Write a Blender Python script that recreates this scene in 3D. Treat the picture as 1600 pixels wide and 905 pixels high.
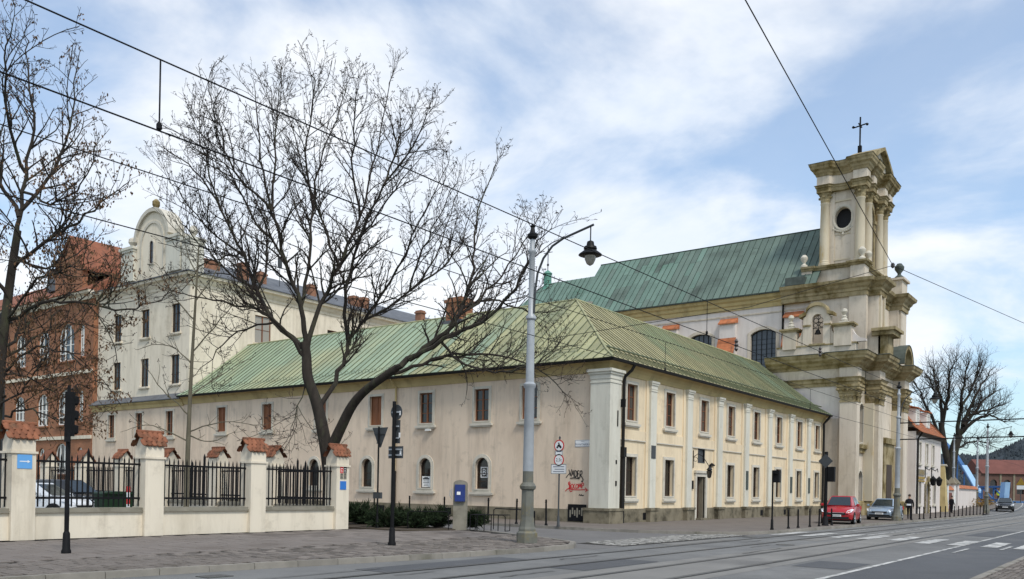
import bpy, bmesh, math, random
from mathutils import Vector, Matrix, noise as mnoise
from mathutils.geometry import tessellate_polygon
R = math.radians
for o in list(bpy.data.objects): bpy.data.objects.remove(o)
scene = bpy.context.scene
COL = scene.collection
# ------------------------------------------------------------------ camera
# X runs along the street away from the viewer, Y across it towards the church side, metres
EYE = 1.65
cam = bpy.data.cameras.new('camera'); cam.sensor_width = 36.0; cam.lens = 1336/1600*36.0
cam.shift_y = (764-452.5)/1600; cam.clip_start = .1; cam.clip_end = 6000
co = bpy.data.objects.new('camera', cam); COL.objects.link(co); scene.camera = co
view = Vector((.8, .6, 0)); right = Vector((.6, -.8, 0)); up = Vector((0, 0, 1))
roll = math.atan(.019)
r2 = right*math.cos(roll)+up*math.sin(roll); u2 = up*math.cos(roll)-right*math.sin(roll)
m = Matrix((r2, u2, -view)).transposed().to_4x4(); m.translation = (0, 0, EYE)
co.matrix_world = m
# ------------------------------------------------------------------ sky and sun
SUN_EL, SUN_DIR = R(52), Vector((-.42, -.9, 0)).normalized()
world = bpy.data.worlds.new('World'); scene.world = world; world.use_nodes = True
nt = world.node_tree; N = nt.nodes; L = nt.links
bg = N['Background']; bg.inputs['Strength'].default_value = .062
sky = N.new('ShaderNodeTexSky'); sky.sky_type = 'NISHITA'; sky.sun_disc = False
sky.sun_elevation = SUN_EL; sky.sun_rotation = math.atan2(SUN_DIR.x, SUN_DIR.y)
sky.air_density = 1.0; sky.dust_density = 1.5; sky.ozone_density = 1.5
tc = N.new('ShaderNodeTexCoord'); sep = N.new('ShaderNodeSeparateXYZ'); L.new(tc.outputs['Generated'], sep.inputs[0])
def wm(op, a, b=None, c=None):
    n = N.new('ShaderNodeMath'); n.operation = op
    for i, x in enumerate((a, b, c)):
        if x is None: continue
        if isinstance(x, (int, float)): n.inputs[i].default_value = x
        else: L.new(x, n.inputs[i])
    return n.outputs[0]
zz = wm('ADD', wm('MAXIMUM', sep.outputs[2], 0.0), .22)
cx = wm('DIVIDE', sep.outputs[0], zz); cy = wm('DIVIDE', sep.outputs[1], zz)
cmb = N.new('ShaderNodeCombineXYZ'); L.new(cx, cmb.inputs[0]); L.new(cy, cmb.inputs[1]); cmb.inputs[2].default_value = 5.3
def wnoise(scale, detail, rough, dist=0.0):
    n = N.new('ShaderNodeTexNoise'); n.inputs['Scale'].default_value = scale; n.inputs['Detail'].default_value = detail
    n.inputs['Roughness'].default_value = rough; n.inputs['Distortion'].default_value = dist
    L.new(cmb.outputs[0], n.inputs['Vector']); return n.outputs['Fac']
def wramp(x, a, b):
    n = N.new('ShaderNodeMapRange'); n.interpolation_type = 'SMOOTHSTEP'; L.new(x, n.inputs[0])
    n.inputs[1].default_value = a; n.inputs[2].default_value = b; return n.outputs[0]
cover = wramp(wnoise(1.25, 7, .56, .35), .42, .63)
shade = wramp(wnoise(2.1, 6, .6, .2), .30, .70)
cloud = N.new('ShaderNodeMixRGB'); L.new(shade, cloud.inputs[0])
cloud.inputs[1].default_value = (8.6, 9.3, 10.3, 1); cloud.inputs[2].default_value = (10.6, 10.7, 10.8, 1)
thin = wm('ADD', wm('MULTIPLY', cover, .7), .24)
mx = N.new('ShaderNodeMixRGB'); L.new(thin, mx.inputs[0]); sb = N.new('ShaderNodeMixRGB'); sb.blend_type = 'MULTIPLY'; sb.inputs[0].default_value = 1; L.new(sky.outputs[0], sb.inputs[1]); sb.inputs[2].default_value = (1.55, 1.88, 2.0, 1); L.new(sb.outputs[0], mx.inputs[1]); L.new(cloud.outputs[0], mx.inputs[2])
L.new(mx.outputs[0], bg.inputs['Color'])
sl = bpy.data.lights.new('sun', 'SUN'); sl.energy = 1.5; sl.angle = R(11); sl.color = (1, .95, .87)
so = bpy.data.objects.new('sun', sl); COL.objects.link(so)
sd = Vector((SUN_DIR.x*math.cos(SUN_EL), SUN_DIR.y*math.cos(SUN_EL), math.sin(SUN_EL)))
so.rotation_euler = sd.to_track_quat('Z', 'Y').to_euler(); so.location = (0, 0, 60)
vs = scene.view_settings; vs.view_transform = 'Standard'; vs.look = 'None'; vs.exposure = 0.75; vs.gamma = 1; vs.use_curve_mapping = False
scene.render.engine = 'CYCLES'
# ------------------------------------------------------------------ materials
MT = {}
def mat(name, col, rough=.8, var=.12, scale=1.5, bump=0., bscale=30, objvar=0., stain=None, spec=.3, metal=0., stretch=1., stain_scale=.8, stain_lo=.52, stain_hi=.68, streak=None, island=0.):
    """plain procedural surface: world-space colour drift, fine grain bump, shaped stains, per-piece tone"""
    m = bpy.data.materials.new(name); m.use_nodes = True; n = m.node_tree.nodes; l = m.node_tree.links
    b = n['Principled BSDF']; b.inputs['Roughness'].default_value = rough; b.inputs['Metallic'].default_value = metal
    b.inputs['Specular IOR Level'].default_value = spec
    g = n.new('ShaderNodeNewGeometry')
    mp = n.new('ShaderNodeMapping'); mp.inputs['Scale'].default_value = (1, 1, stretch); l.new(g.outputs['Position'], mp.inputs[0])
    def nz(s, d=5, r=.6):
        t = n.new('ShaderNodeTexNoise'); t.inputs['Scale'].default_value = s; t.inputs['Detail'].default_value = d; t.inputs['Roughness'].default_value = r
        l.new(mp.outputs[0], t.inputs['Vector']); return t.outputs['Fac']
    def mixc(f, a, c, bt='MIX'):
        x = n.new('ShaderNodeMixRGB'); x.blend_type = bt
        for i, q in enumerate((f, a, c)):
            if isinstance(q, (int, float)): x.inputs[i].default_value = q
            elif isinstance(q, tuple): x.inputs[i].default_value = (*q[:3], 1)
            else: l.new(q, x.inputs[i])
        return x.outputs[0]
    dk = tuple(c*(1-var) for c in col); lt = tuple(min(1, c*(1+var)) for c in col)
    mr = n.new('ShaderNodeMapRange'); mr.inputs[1].default_value = .3; mr.inputs[2].default_value = .7; l.new(nz(scale), mr.inputs[0])
    out = mixc(mr.outputs[0], dk, lt)
    if stain:
        s = n.new('ShaderNodeMapRange'); s.inputs[1].default_value = stain_lo; s.inputs[2].default_value = stain_hi; l.new(nz(stain_scale, 8, .65), s.inputs[0])
        out = mixc(s.outputs[0], out, stain)
    if streak:                                 # rain streaks and grime with their own shape: colour, strength
        m2 = n.new('ShaderNodeMapping'); m2.inputs['Scale'].default_value = (1, 1, .09); l.new(g.outputs['Position'], m2.inputs[0])
        t2 = n.new('ShaderNodeTexNoise'); t2.inputs['Scale'].default_value = 2.6; t2.inputs['Detail'].default_value = 8; t2.inputs['Roughness'].default_value = .7; l.new(m2.outputs[0], t2.inputs['Vector'])
        s2 = n.new('ShaderNodeMapRange'); s2.inputs[1].default_value = .5; s2.inputs[2].default_value = .78; s2.inputs[4].default_value = streak[1]; l.new(t2.outputs['Fac'], s2.inputs[0])
        out = mixc(s2.outputs[0], out, streak[0])
        t3 = n.new('ShaderNodeTexNoise'); t3.inputs['Scale'].default_value = 1.1; t3.inputs['Detail'].default_value = 10; t3.inputs['Roughness'].default_value = .75; l.new(g.outputs['Position'], t3.inputs['Vector'])
        s3 = n.new('ShaderNodeMapRange'); s3.inputs[1].default_value = .54; s3.inputs[2].default_value = .66; s3.inputs[4].default_value = streak[1]*.5; l.new(t3.outputs['Fac'], s3.inputs[0])
        out = mixc(s3.outputs[0], out, tuple(c*.8 for c in streak[0]))
    if objvar:
        oi = n.new('ShaderNodeObjectInfo'); v = n.new('ShaderNodeMapRange'); l.new(oi.outputs['Random'], v.inputs[0])
        v.inputs[3].default_value = 1-objvar; v.inputs[4].default_value = 1+objvar
        h = n.new('ShaderNodeHueSaturation'); l.new(out, h.inputs['Color']); l.new(v.outputs[0], h.inputs['Value']); out = h.outputs[0]
    if island:                                 # tone of each single stone
        v = n.new('ShaderNodeMapRange'); l.new(g.outputs['Random Per Island'], v.inputs[0]); v.inputs[3].default_value = 1-island; v.inputs[4].default_value = 1+island
        h = n.new('ShaderNodeHueSaturation'); l.new(out, h.inputs['Color']); l.new(v.outputs[0], h.inputs['Value']); out = h.outputs[0]
    l.new(out, b.inputs['Base Color'])
    if bump:
        bp = n.new('ShaderNodeBump'); bp.inputs['Strength'].default_value = bump; bp.inputs['Distance'].default_value = .02
        l.new(nz(bscale, 6), bp.inputs['Height']); l.new(bp.outputs[0], b.inputs['Normal'])
    MT[name] = m; return m
mat('plaster_pink', (.69, .56, .43), .9, .08, .35, .15, 12, stain=(.50, .385, .285), stretch=.35, stain_scale=.5, stain_lo=.5, stain_hi=.8, streak=((.38, .30, .225), .7))
mat('plaster_yellow', (.74, .61, .425), .9, .07, .4, .15, 12, stain=(.57, .45, .30), stretch=.3, stain_scale=.6, stain_lo=.5, stain_hi=.8, streak=((.40, .31, .20), .65))
mat('plaster_white', (.62, .595, .51), .9, .06, .6, .1, 14, stain=(.48, .45, .37), stretch=.25, stain_scale=.9, stain_lo=.5, stain_hi=.8, streak=((.33, .31, .25), .5))
mat('plaster_cream', (.74, .66, .53), .9, .06, .5, .1, 12, stain=(.52, .45, .34), stretch=.3, stain_scale=.7, stain_lo=.5, stain_hi=.8, streak=((.36, .30, .22), .55))
mat('cove_ochre', (.47, .37, .18), .9, .12, .8, .1, 12, stain=(.32, .25, .12), stretch=.6, stain_scale=.9)
mat('church_plaster', (.61, .535, .44), .9, .08, .5, .15, 10, stain=(.38, .32, .235), stretch=.3, stain_scale=.55, stain_lo=.48, stain_hi=.75, streak=((.24, .195, .135), .5))
mat('church_white', (.66, .60, .56), .9, .06, .5, .12, 10, stain=(.50, .44, .39), stretch=.3, stain_scale=.5, stain_lo=.5, stain_hi=.8, streak=((.38, .33, .28), .4))
mat('church_stone', (.40, .325, .19), .9, .15, .9, .2, 14, stain=(.15, .11, .04), stretch=.8, stain_scale=.9, stain_lo=.42, stain_hi=.62, streak=((.07, .06, .03), .6))
mat('column_stone', (.55, .48, .36), .85, .1, 1, .1, 14, stain=(.42, .27, .06), stretch=.25, stain_scale=1.1, stain_lo=.55, stain_hi=.72)
mat('lead_flashing', (.07, .085, .075), .6, .3, 1.5, .1, 10)
mat('plinth_stone', (.20, .172, .12), .95, .2, 1.4, .3, 18, stain=(.07, .06, .04), stain_scale=1.2, stain_lo=.48, stain_hi=.66)
mat('frame_stone', (.55, .51, .43), .9, .08, 2, .1, 20, stain=(.36, .33, .27), stain_scale=1.6, stain_lo=.54, stain_hi=.8)
mat('wood_brown', (.17, .065, .03), .6, .25, 3, .1, 30, stretch=.3)
mat('wood_dark', (.05, .03, .02), .6, .25, 3, .1, 30)
mat('shutter_brown', (.21, .085, .04), .65, .2, 3, .1, 30, stretch=.2, objvar=.2)
mat('white_paint', (.75, .74, .70), .6, .05, 3)
mat('iron_black', (.008, .008, .009), .65, .3, 4, spec=.15)
mat('roof_olive', (.325, .315, .17), .55, .14, .5, .12, 9, objvar=.16, stain=(.21, .235, .14), stain_scale=.45, stain_lo=.46, stain_hi=.7, spec=.4)
mat('roof_green', (.265, .335, .225), .55, .12, .5, .12, 9, objvar=.13, stain=(.34, .345, .2), stain_scale=.16, stain_lo=.45, stain_hi=.62, spec=.4)
mat('roof_straw', (.37, .325, .175), .55, .14, .5, .12, 9, objvar=.17, stain=(.27, .31, .17), stain_scale=.14, stain_lo=.53, stain_hi=.66, spec=.4)
mat('roof_copper_dark', (.120, .165, .135), .6, .14, .7, .12, 9, objvar=.14, stain=(.065, .085, .068), stain_scale=.35, stain_lo=.5, stain_hi=.7, spec=.35)
mat('roof_copper', (.135, .205, .165), .6, .12, .7, .12, 9, objvar=.12, stain=(.08, .15, .11), stain_scale=.35, stain_lo=.5, stain_hi=.72, spec=.35)
mat('seam_dark', (.11, .125, .075), .6, .2, 2)
mat('seam_copper', (.025, .045, .033), .6, .2, 2)
mat('gutter_dark', (.014, .013, .012), .6, .2, 3, spec=.2)
mat('copper_trim', (.10, .25, .19), .6, .2, 2)
mat('old_tile', (.24, .09, .05), .85, .25, 2, .2, 20, stain=(.12, .06, .04), stain_scale=1.2)
mat('slate', (.10, .105, .115), .6, .2, 1, .2, 8, stain=(.15, .155, .16), stain_scale=.8)
mat('clay_tile', (.36, .125, .055), .85, .2, 2, .2, 20, objvar=.25, stain=(.15, .07, .04), stain_scale=1.5, stain_lo=.5, stain_hi=.7)
mat('fence_tile', (.22, .085, .045), .85, .2, 3, .2, 20, objvar=.28, stain=(.10, .06, .035), stain_scale=2.5, stain_lo=.5, stain_hi=.68)
mat('asphalt', (.168, .166, .160), .85, .2, .35, .35, 90, streak=((.10, .10, .10), .35), stain=(.12, .12, .118), stain_scale=.25, stretch=1)
mat('asphalt_dark', (.088, .090, .094), .8, .12, .35, .35, 90, stain=(.115, .115, .116), stain_scale=.3)
mat('track_concrete', (.20, .192, .178), .85, .12, .5, .3, 70, stain=(.145, .14, .132), stain_scale=.4)
mat('side_asphalt', (.15, .143, .137), .9, .12, .5, .3, 80)
mat('steel_rail', (.062, .060, .057), .45, .2, 2, spec=.5)
mat('joint_sand', (.026, .022, .018), .95, .2, 2, .3, 40)
mat('paver', (.150, .130, .114), .9, .15, 3, .25, 50, island=.38, stain=(.10, .085, .07), stain_scale=.8, stain_lo=.5, stain_hi=.7)
mat('slab', (.175, .152, .135), .9, .14, 2, .2, 50, island=.24, stain=(.12, .10, .085), stain_scale=.5, stain_lo=.5, stain_hi=.7)
mat('pavement', (.155, .133, .115), .95, .16, 1.2, .3, 30, stain=(.12, .10, .086), stain_scale=.6)
mat('sett', (.25, .24, .22), .85, .2, 4, .2, 40, island=.45)
mat('kerb_granite', (.235, .215, .185), .85, .15, 2, .25, 60, objvar=.1, stain=(.15, .14, .11), stain_scale=1.2)
mat('road_paint', (.52, .51, .48), .8, .15, 2, .15, 60, stain=(.19, .19, .185), stain_scale=2.2, stain_lo=.44, stain_hi=.62)
mat('earth', (.07, .055, .04), .95, .3, 1, .3, 20)
mat('grass_ground', (.075, .085, .04), .95, .3, .6, .3, 20)
mat('bark', (.032, .026, .021), .95, .35, 5, .6, 25, stretch=.3, stain=(.055, .058, .032), stain_scale=2)
mat('twig', (.030, .021, .017), .9, .3, 3)
mat('bark_young', (.13, .115, .08), .9, .25, 4, .3, 30, stretch=.3)
mat('dry_leaf', (.105, .058, .028), .85, .45, 6)
mat('juniper', (.020, .032, .014), .9, .5, 6, spec=.15)
mat('steel_grey', (.34, .36, .38), .4, .08, 2, spec=.5, stain=(.26, .28, .30), stain_scale=1.5)
mat('pole_base', (.13, .13, .11), .6, .2, 2, .1, 20, stain=(.20, .16, .07), stain_scale=1.4)
mat('lamp_black', (.007, .007, .007), .5, .2, 4, spec=.2)
mat('sign_back', (.055, .06, .064), .6, .15, 4)
mat('sign_white', (.78, .78, .77), .5, .03, 4)
mat('sign_red', (.55, .03, .03), .5, .05, 4)
mat('sign_blue', (.035, .17, .52), .5, .05, 4)
mat('sign_light_blue', (.13, .36, .70), .5, .05, 4)
mat('ink_black', (.012, .012, .014), .7, .2, 8)
mat('ink_blue', (.02, .03, .09), .6, .1, 8)
mat('paint_red', (.55, .025, .03), .7, .2, 8)
mat('sign_gold', (.30, .19, .03), .5, .1, 6)
mat('concrete', (.24, .22, .175), .9, .15, 2, .25, 40, stain=(.15, .135, .10), stain_scale=1.5)
mat('phone_blue', (.012, .03, .16), .4, .1, 4, spec=.5)
mat('car_red', (.36, .012, .018), .22, .03, 1, spec=.6)
mat('car_silver', (.30, .37, .45), .25, .03, 1, spec=.6, metal=.3)
mat('car_black', (.015, .017, .02), .2, .03, 1, spec=.6)
mat('car_white', (.78, .79, .80), .25, .03, 1, spec=.5)
mat('car_trim', (.012, .012, .013), .5, .1, 4)
mat('tyre', (.012, .012, .012), .85, .2, 8)
mat('rim', (.42, .43, .45), .35, .1, 4, metal=.6)
mat('lens', (.7, .72, .75), .12, .05, 4, spec=.8)
mat('cloth_black', (.010, .010, .013), .9, .3, 10)
mat('cloth_yellow', (.55, .62, .04), .8, .1, 6)
mat('skin', (.45, .26, .18), .6, .06, 10)
mat('bin_green', (.012, .035, .015), .5, .15, 4)
mat('bridge_blue', (.04, .12, .28), .5, .15, 1)
mat('bridge_light', (.30, .47, .66), .5, .08, 1)
mat('far_brick', (.13, .075, .06), .9, .2, .4)
mat('far_roof', (.15, .06, .048), .9, .15, .4)
mat('forest', (.052, .063, .072), .95, .25, .06, stain=(.068, .074, .080), stain_scale=.03, spec=.05)
mat('chimney_brick', (.26, .13, .08), .9, .25, 3, .2, 20)
mat('grey_cap', (.21, .18, .13), .9, .15, 2, .2, 20)
mat('porcelain', (.05, .04, .035), .3, .1, 5, spec=.5)
mat('hedge_brown', (.19, .115, .035), .9, .4, 4)
def glass(name, col, rough):
    m = bpy.data.materials.new(name); m.use_nodes = True; n = m.node_tree.nodes; l = m.node_tree.links
    b = n['Principled BSDF']; b.inputs['Base Color'].default_value = (*col, 1); b.inputs['Roughness'].default_value = rough
    b.inputs['Specular IOR Level'].default_value = .6
    g = n.new('ShaderNodeNewGeometry'); t = n.new('ShaderNodeTexNoise'); t.inputs['Scale'].default_value = 1.7; t.inputs['Detail'].default_value = 1
    l.new(g.outputs['Position'], t.inputs['Vector'])
    bp = n.new('ShaderNodeBump'); bp.inputs['Strength'].default_value = .12; bp.inputs['Distance'].default_value = .05
    l.new(t.outputs['Fac'], bp.inputs['Height']); l.new(bp.outputs[0], b.inputs['Normal'])
    MT[name] = m
glass('glass_dark', (.012, .012, .012), .07)
glass('glass_curtain', (.30, .28, .24), .12)
glass('glass_dim', (.06, .055, .05), .1)
glass('glass_lead', (.045, .055, .07), .25)
glass('car_glass', (.02, .028, .032), .05)
def brick_mat():
    m = bpy.data.materials.new('brick_orange'); m.use_nodes = True; n = m.node_tree.nodes; l = m.node_tree.links
    b = n['Principled BSDF']; b.inputs['Roughness'].default_value = .9
    g = n.new('ShaderNodeNewGeometry'); sp = n.new('ShaderNodeSeparateXYZ'); l.new(g.outputs['Position'], sp.inputs[0])
    ad = n.new('ShaderNodeMath'); l.new(sp.outputs[0], ad.inputs[0]); l.new(sp.outputs[1], ad.inputs[1])
    cb = n.new('ShaderNodeCombineXYZ'); l.new(ad.outputs[0], cb.inputs[0]); l.new(sp.outputs[2], cb.inputs[1])
    t = n.new('ShaderNodeTexBrick'); l.new(cb.outputs[0], t.inputs['Vector']); t.inputs['Scale'].default_value = 1
    t.inputs['Brick Width'].default_value = .26; t.inputs['Row Height'].default_value = .08; t.inputs['Mortar Size'].default_value = .012
    t.inputs['Color1'].default_value = (.48, .17, .068, 1); t.inputs['Color2'].default_value = (.37, .125, .052, 1); t.inputs['Mortar'].default_value = (.30, .21, .14, 1)
    z = n.new('ShaderNodeTexNoise'); z.inputs['Scale'].default_value = .6; z.inputs['Detail'].default_value = 6; l.new(g.outputs['Position'], z.inputs['Vector'])
    x = n.new('ShaderNodeMixRGB'); x.blend_type = 'MULTIPLY'; x.inputs[0].default_value = .5; l.new(t.outputs[0], x.inputs[1]); l.new(z.outputs['Fac'], x.inputs[2])
    l.new(x.outputs[0], b.inputs['Base Color']); MT['brick_orange'] = m
brick_mat()
# ------------------------------------------------------------------ mesh helpers
ORG = {}
def lift(p):                  # thing > part > sub-part, never deeper
    while p is not None and p.parent is not None and p.parent.parent is not None: p = p.parent
    return p
def V(*a): return Vector(a)
class MB:
    def __init__(s): s.v = []; s.f = []
    def add(s, vs, fs):
        k = len(s.v); s.v += [tuple(p) for p in vs]; s.f += [tuple(i+k for i in q) for q in fs]; return s
    def box(s, x0, x1, y0, y1, z0, z1, T=None):
        p = [(x0,y0,z0),(x1,y0,z0),(x1,y1,z0),(x0,y1,z0),(x0,y0,z1),(x1,y0,z1),(x1,y1,z1),(x0,y1,z1)]
        if T: p = [T(*q) for q in p]
        return s.add(p, [(0,3,2,1),(4,5,6,7),(0,1,5,4),(1,2,6,5),(2,3,7,6),(3,0,4,7)])
    def prism(s, poly, vec):
        n = len(poly); vec = Vector(vec); a = [Vector(p) for p in poly]; b = [p+vec for p in a]
        tri = tessellate_polygon([a])
        fs = [tuple(t) for t in tri]+[tuple(i+n for i in reversed(t)) for t in tri]
        return s.add(a+b, fs+[(i, (i+1) % n, (i+1) % n+n, i+n) for i in range(n)])
    def tube(s, pts, rad, n=6, cap=True):
        pts = [Vector(p) for p in pts]; m = len(pts)
        if isinstance(rad, (int, float)): rad = [rad]*m
        d0 = (pts[1]-pts[0]).normalized()
        x = d0.orthogonal().normalized(); vs = []
        for i, p in enumerate(pts):
            d = (pts[min(i+1, m-1)]-pts[max(i-1, 0)]).normalized()
            x = (x-d*x.dot(d)); x = x.normalized() if x.length > 1e-6 else d.orthogonal().normalized()
            y = d.cross(x)
            for k in range(n):
                a = 2*math.pi*k/n; vs.append(p+(x*math.cos(a)+y*math.sin(a))*rad[i])
        fs = [(i*n+k, i*n+(k+1) % n, (i+1)*n+(k+1) % n, (i+1)*n+k) for i in range(m-1) for k in range(n)]
        if cap: fs += [tuple(reversed(range(n))), tuple(range((m-1)*n, m*n))]
        return s.add(vs, fs)
    def lathe(s, prof, c=(0,0,0), n=12, T=None):
        vs = []; m = len(prof)
        for r, z in prof:
            for k in range(n):
                a = 2*math.pi*(k+.5)/n; q = (c[0]+r*math.cos(a), c[1]+r*math.sin(a), c[2]+z); vs.append(T(*q) if T else q)
        fs = [(i*n+k, i*n+(k+1) % n, (i+1)*n+(k+1) % n, (i+1)*n+k) for i in range(m-1) for k in range(n)]
        fs += [tuple(reversed(range(n))), tuple(range((m-1)*n, m*n))]
        return s.add(vs, fs)
    def sweep(s, prof, path, z0=0, cap=True):
        """prof: closed list of (out, z); path: plan polyline, outward = right hand side"""
        P = [Vector((p[0], p[1])) for p in path]; n = len(P); k = len(prof); vs = []
        for i in range(n):
            d1 = (P[i]-P[i-1]).normalized() if i > 0 else (P[1]-P[0]).normalized()
            d2 = (P[i+1]-P[i]).normalized() if i < n-1 else d1
            n1 = Vector((d1.y, -d1.x)); n2 = Vector((d2.y, -d2.x)); b = n1+n2
            b = b/max(.35, (1+n1.dot(n2)))
            for o, z in prof: vs.append((P[i].x+b.x*o, P[i].y+b.y*o, z0+z))
        fs = [(i*k+j, i*k+(j+1) % k, (i+1)*k+(j+1) % k, (i+1)*k+j) for i in range(n-1) for j in range(k)]
        if cap:
            tri = tessellate_polygon([[Vector((p[0], p[1], 0)) for p in prof]])
            fs += [tuple(t) for t in tri]+[tuple(i+(n-1)*k for i in reversed(t)) for t in tri]
        return s.add(vs, fs)
    def wall(s, T, outer, holes=(), depth=.3):
        loops = [[Vector((a, z, 0)) for a, z in q] for q in [outer]+list(holes)]
        tri = tessellate_polygon(loops); flat = [p for q in loops for p in q]
        s.add([T(p.x, 0, p.y) for p in flat], [tuple(t) for t in tri])
        for q in holes:
            n = len(q); s.add([T(a, 0, z) for a, z in q]+[T(a, -depth, z) for a, z in q], [(i, (i+1) % n, (i+1) % n+n, i+n) for i in range(n)])
        return s
    def ring(s, T, inner, outer, o0, o1, closed=True):
        n = len(inner); vs = [T(a, o1, z) for a, z in inner]+[T(a, o1, z) for a, z in outer]+[T(a, o0, z) for a, z in outer]+[T(a, o0, z) for a, z in inner]
        fs = []
        for i in range(n if closed else n-1):
            j = (i+1) % n
            fs += [(i, j, n+j, n+i), (n+i, n+j, 2*n+j, 2*n+i), (j, i, 3*n+i, 3*n+j)]
        if not closed: fs += [(0, n, 2*n, 3*n), (n-1, 4*n-1, 3*n-1, 2*n-1)]
        return s.add(vs, fs)
    def mesh(s, name, m, smooth=False, recalc=True, off=(0,0,0)):
        me = bpy.data.meshes.new(name)
        me.from_pydata([(p[0]-off[0], p[1]-off[1], p[2]-off[2]) for p in s.v], [], s.f)
        if recalc:
            b = bmesh.new(); b.from_mesh(me); bmesh.ops.recalc_face_normals(b, faces=b.faces); b.to_mesh(me); b.free()
        if smooth:
            me.polygons.foreach_set('use_smooth', [True]*len(me.polygons))
            if hasattr(me, 'set_sharp_from_angle'): me.set_sharp_from_angle(angle=R(40))
        ms = m if isinstance(m, (list, tuple)) else [m]
        for q in ms: me.materials.append(MT[q])
        return me
    def build(s, name, m, parent=None, smooth=False, recalc=True, kind=None, own=True):
        parent = lift(parent)
        xs = [p[0] for p in s.v]; ys = [p[1] for p in s.v]; zs = [p[2] for p in s.v]
        c = Vector(((min(xs)+max(xs))/2, (min(ys)+max(ys))/2, min(zs))) if own else Vector((0, 0, 0))
        o = bpy.data.objects.new(name, s.mesh(name, m, smooth, recalc, c)); COL.objects.link(o)
        ORG[o] = c; o.location = c-(ORG[parent] if parent else Vector((0, 0, 0)))
        if parent: o.parent = parent
        if kind: o['kind'] = kind
        return o
def put(me, name, loc, parent, rot=(0,0,0), sc=(1,1,1)):
    parent = lift(parent)
    o = bpy.data.objects.new(name, me); COL.objects.link(o); o.location = Vector(loc)-(ORG[parent] if parent else Vector((0,0,0)))
    o.rotation_euler = rot; o.scale = sc; o.parent = parent; ORG[o] = Vector(loc); return o
def tag(o, label, cat, group=None):
    o['label'] = label; o['category'] = cat
    if group: o['group'] = group
    return o
def thing(name, label, cat, loc=(0,0,0), group=None):
    o = bpy.data.objects.new(name, None); COL.objects.link(o); o.empty_display_size = .3; o.location = loc; ORG[o] = Vector(loc)
    return tag(o, label, cat, group)
def place(o, loc, rz=0): o.location = loc; o.rotation_euler = (0, 0, rz); return o
def copy_tree(o, parent=None):
    c = o.copy(); COL.objects.link(c); c.parent = parent
    for ch in list(o.children): copy_tree(ch, c)
    return c
def PY(Y0): return lambda a, o, z: (a, Y0-o, z)          # wall facing the street (-Y)
def PX(X0):                                               # wall facing back along the street (-X)
    f = lambda a, o, z: (X0-o, a, z)
    f.flip = -1; return f
def rect(a0, a1, z0, z1): return [(a0, z0), (a1, z0), (a1, z1), (a0, z1)]
def arch(a, z0, w, h, rise, n=8):
    """opening with a curved head, springing at z0+h-rise"""
    hw = w/2; rr = (hw*hw+rise*rise)/(2*rise); zc = z0+h-rr; t0 = math.asin(min(1, hw/rr))
    if rise >= hw-1e-4: t0 = math.pi/2
    pts = [(a-hw, z0), (a+hw, z0)]
    for i in range(n+1):
        t = t0-2*t0*i/n; pts.append((a+rr*math.sin(t), zc+rr*math.cos(t)))
    return pts
def grow_poly(p, d):
    n = len(p); out = []; ar = sum(p[i][0]*p[(i+1) % n][1]-p[(i+1) % n][0]*p[i][1] for i in range(n)); sg = 1 if ar > 0 else -1
    for i in range(n):
        e1 = Vector((p[i][0]-p[i-1][0], p[i][1]-p[i-1][1])); e2 = Vector((p[(i+1) % n][0]-p[i][0], p[(i+1) % n][1]-p[i][1]))
        if e1.length < 1e-6: e1 = e2
        if e2.length < 1e-6: e2 = e1
        e1.normalize(); e2.normalize(); n1 = Vector((e1.y, -e1.x))*sg; n2 = Vector((e2.y, -e2.x))*sg
        b = (n1+n2)/max(.3, 1+n1.dot(n2)); out.append((p[i][0]+b.x*d, p[i][1]+b.y*d))
    return out
def text(s, size, T, a, z, m, name, parent, o=.004, shear=0, sx=1):
    cu = bpy.data.curves.new('lettering', 'FONT'); cu.body = s; cu.size = size; cu.align_x = 'CENTER'; cu.align_y = 'CENTER'; cu.shear = shear; cu.resolution_u = 2
    ob = bpy.data.objects.new('lettering', cu); COL.objects.link(ob); dg = bpy.context.evaluated_depsgraph_get()
    me = bpy.data.meshes.new_from_object(ob.evaluated_get(dg)); bpy.data.objects.remove(ob)
    b = MB(); sgn = T.flip if hasattr(T, 'flip') else 1
    b.add([T(a+sgn*v.co.x*sx, o, z+v.co.y) for v in me.vertices], [tuple(p.vertices) for p in me.polygons])
    return b.build(name, m, parent, recalc=False)
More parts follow.
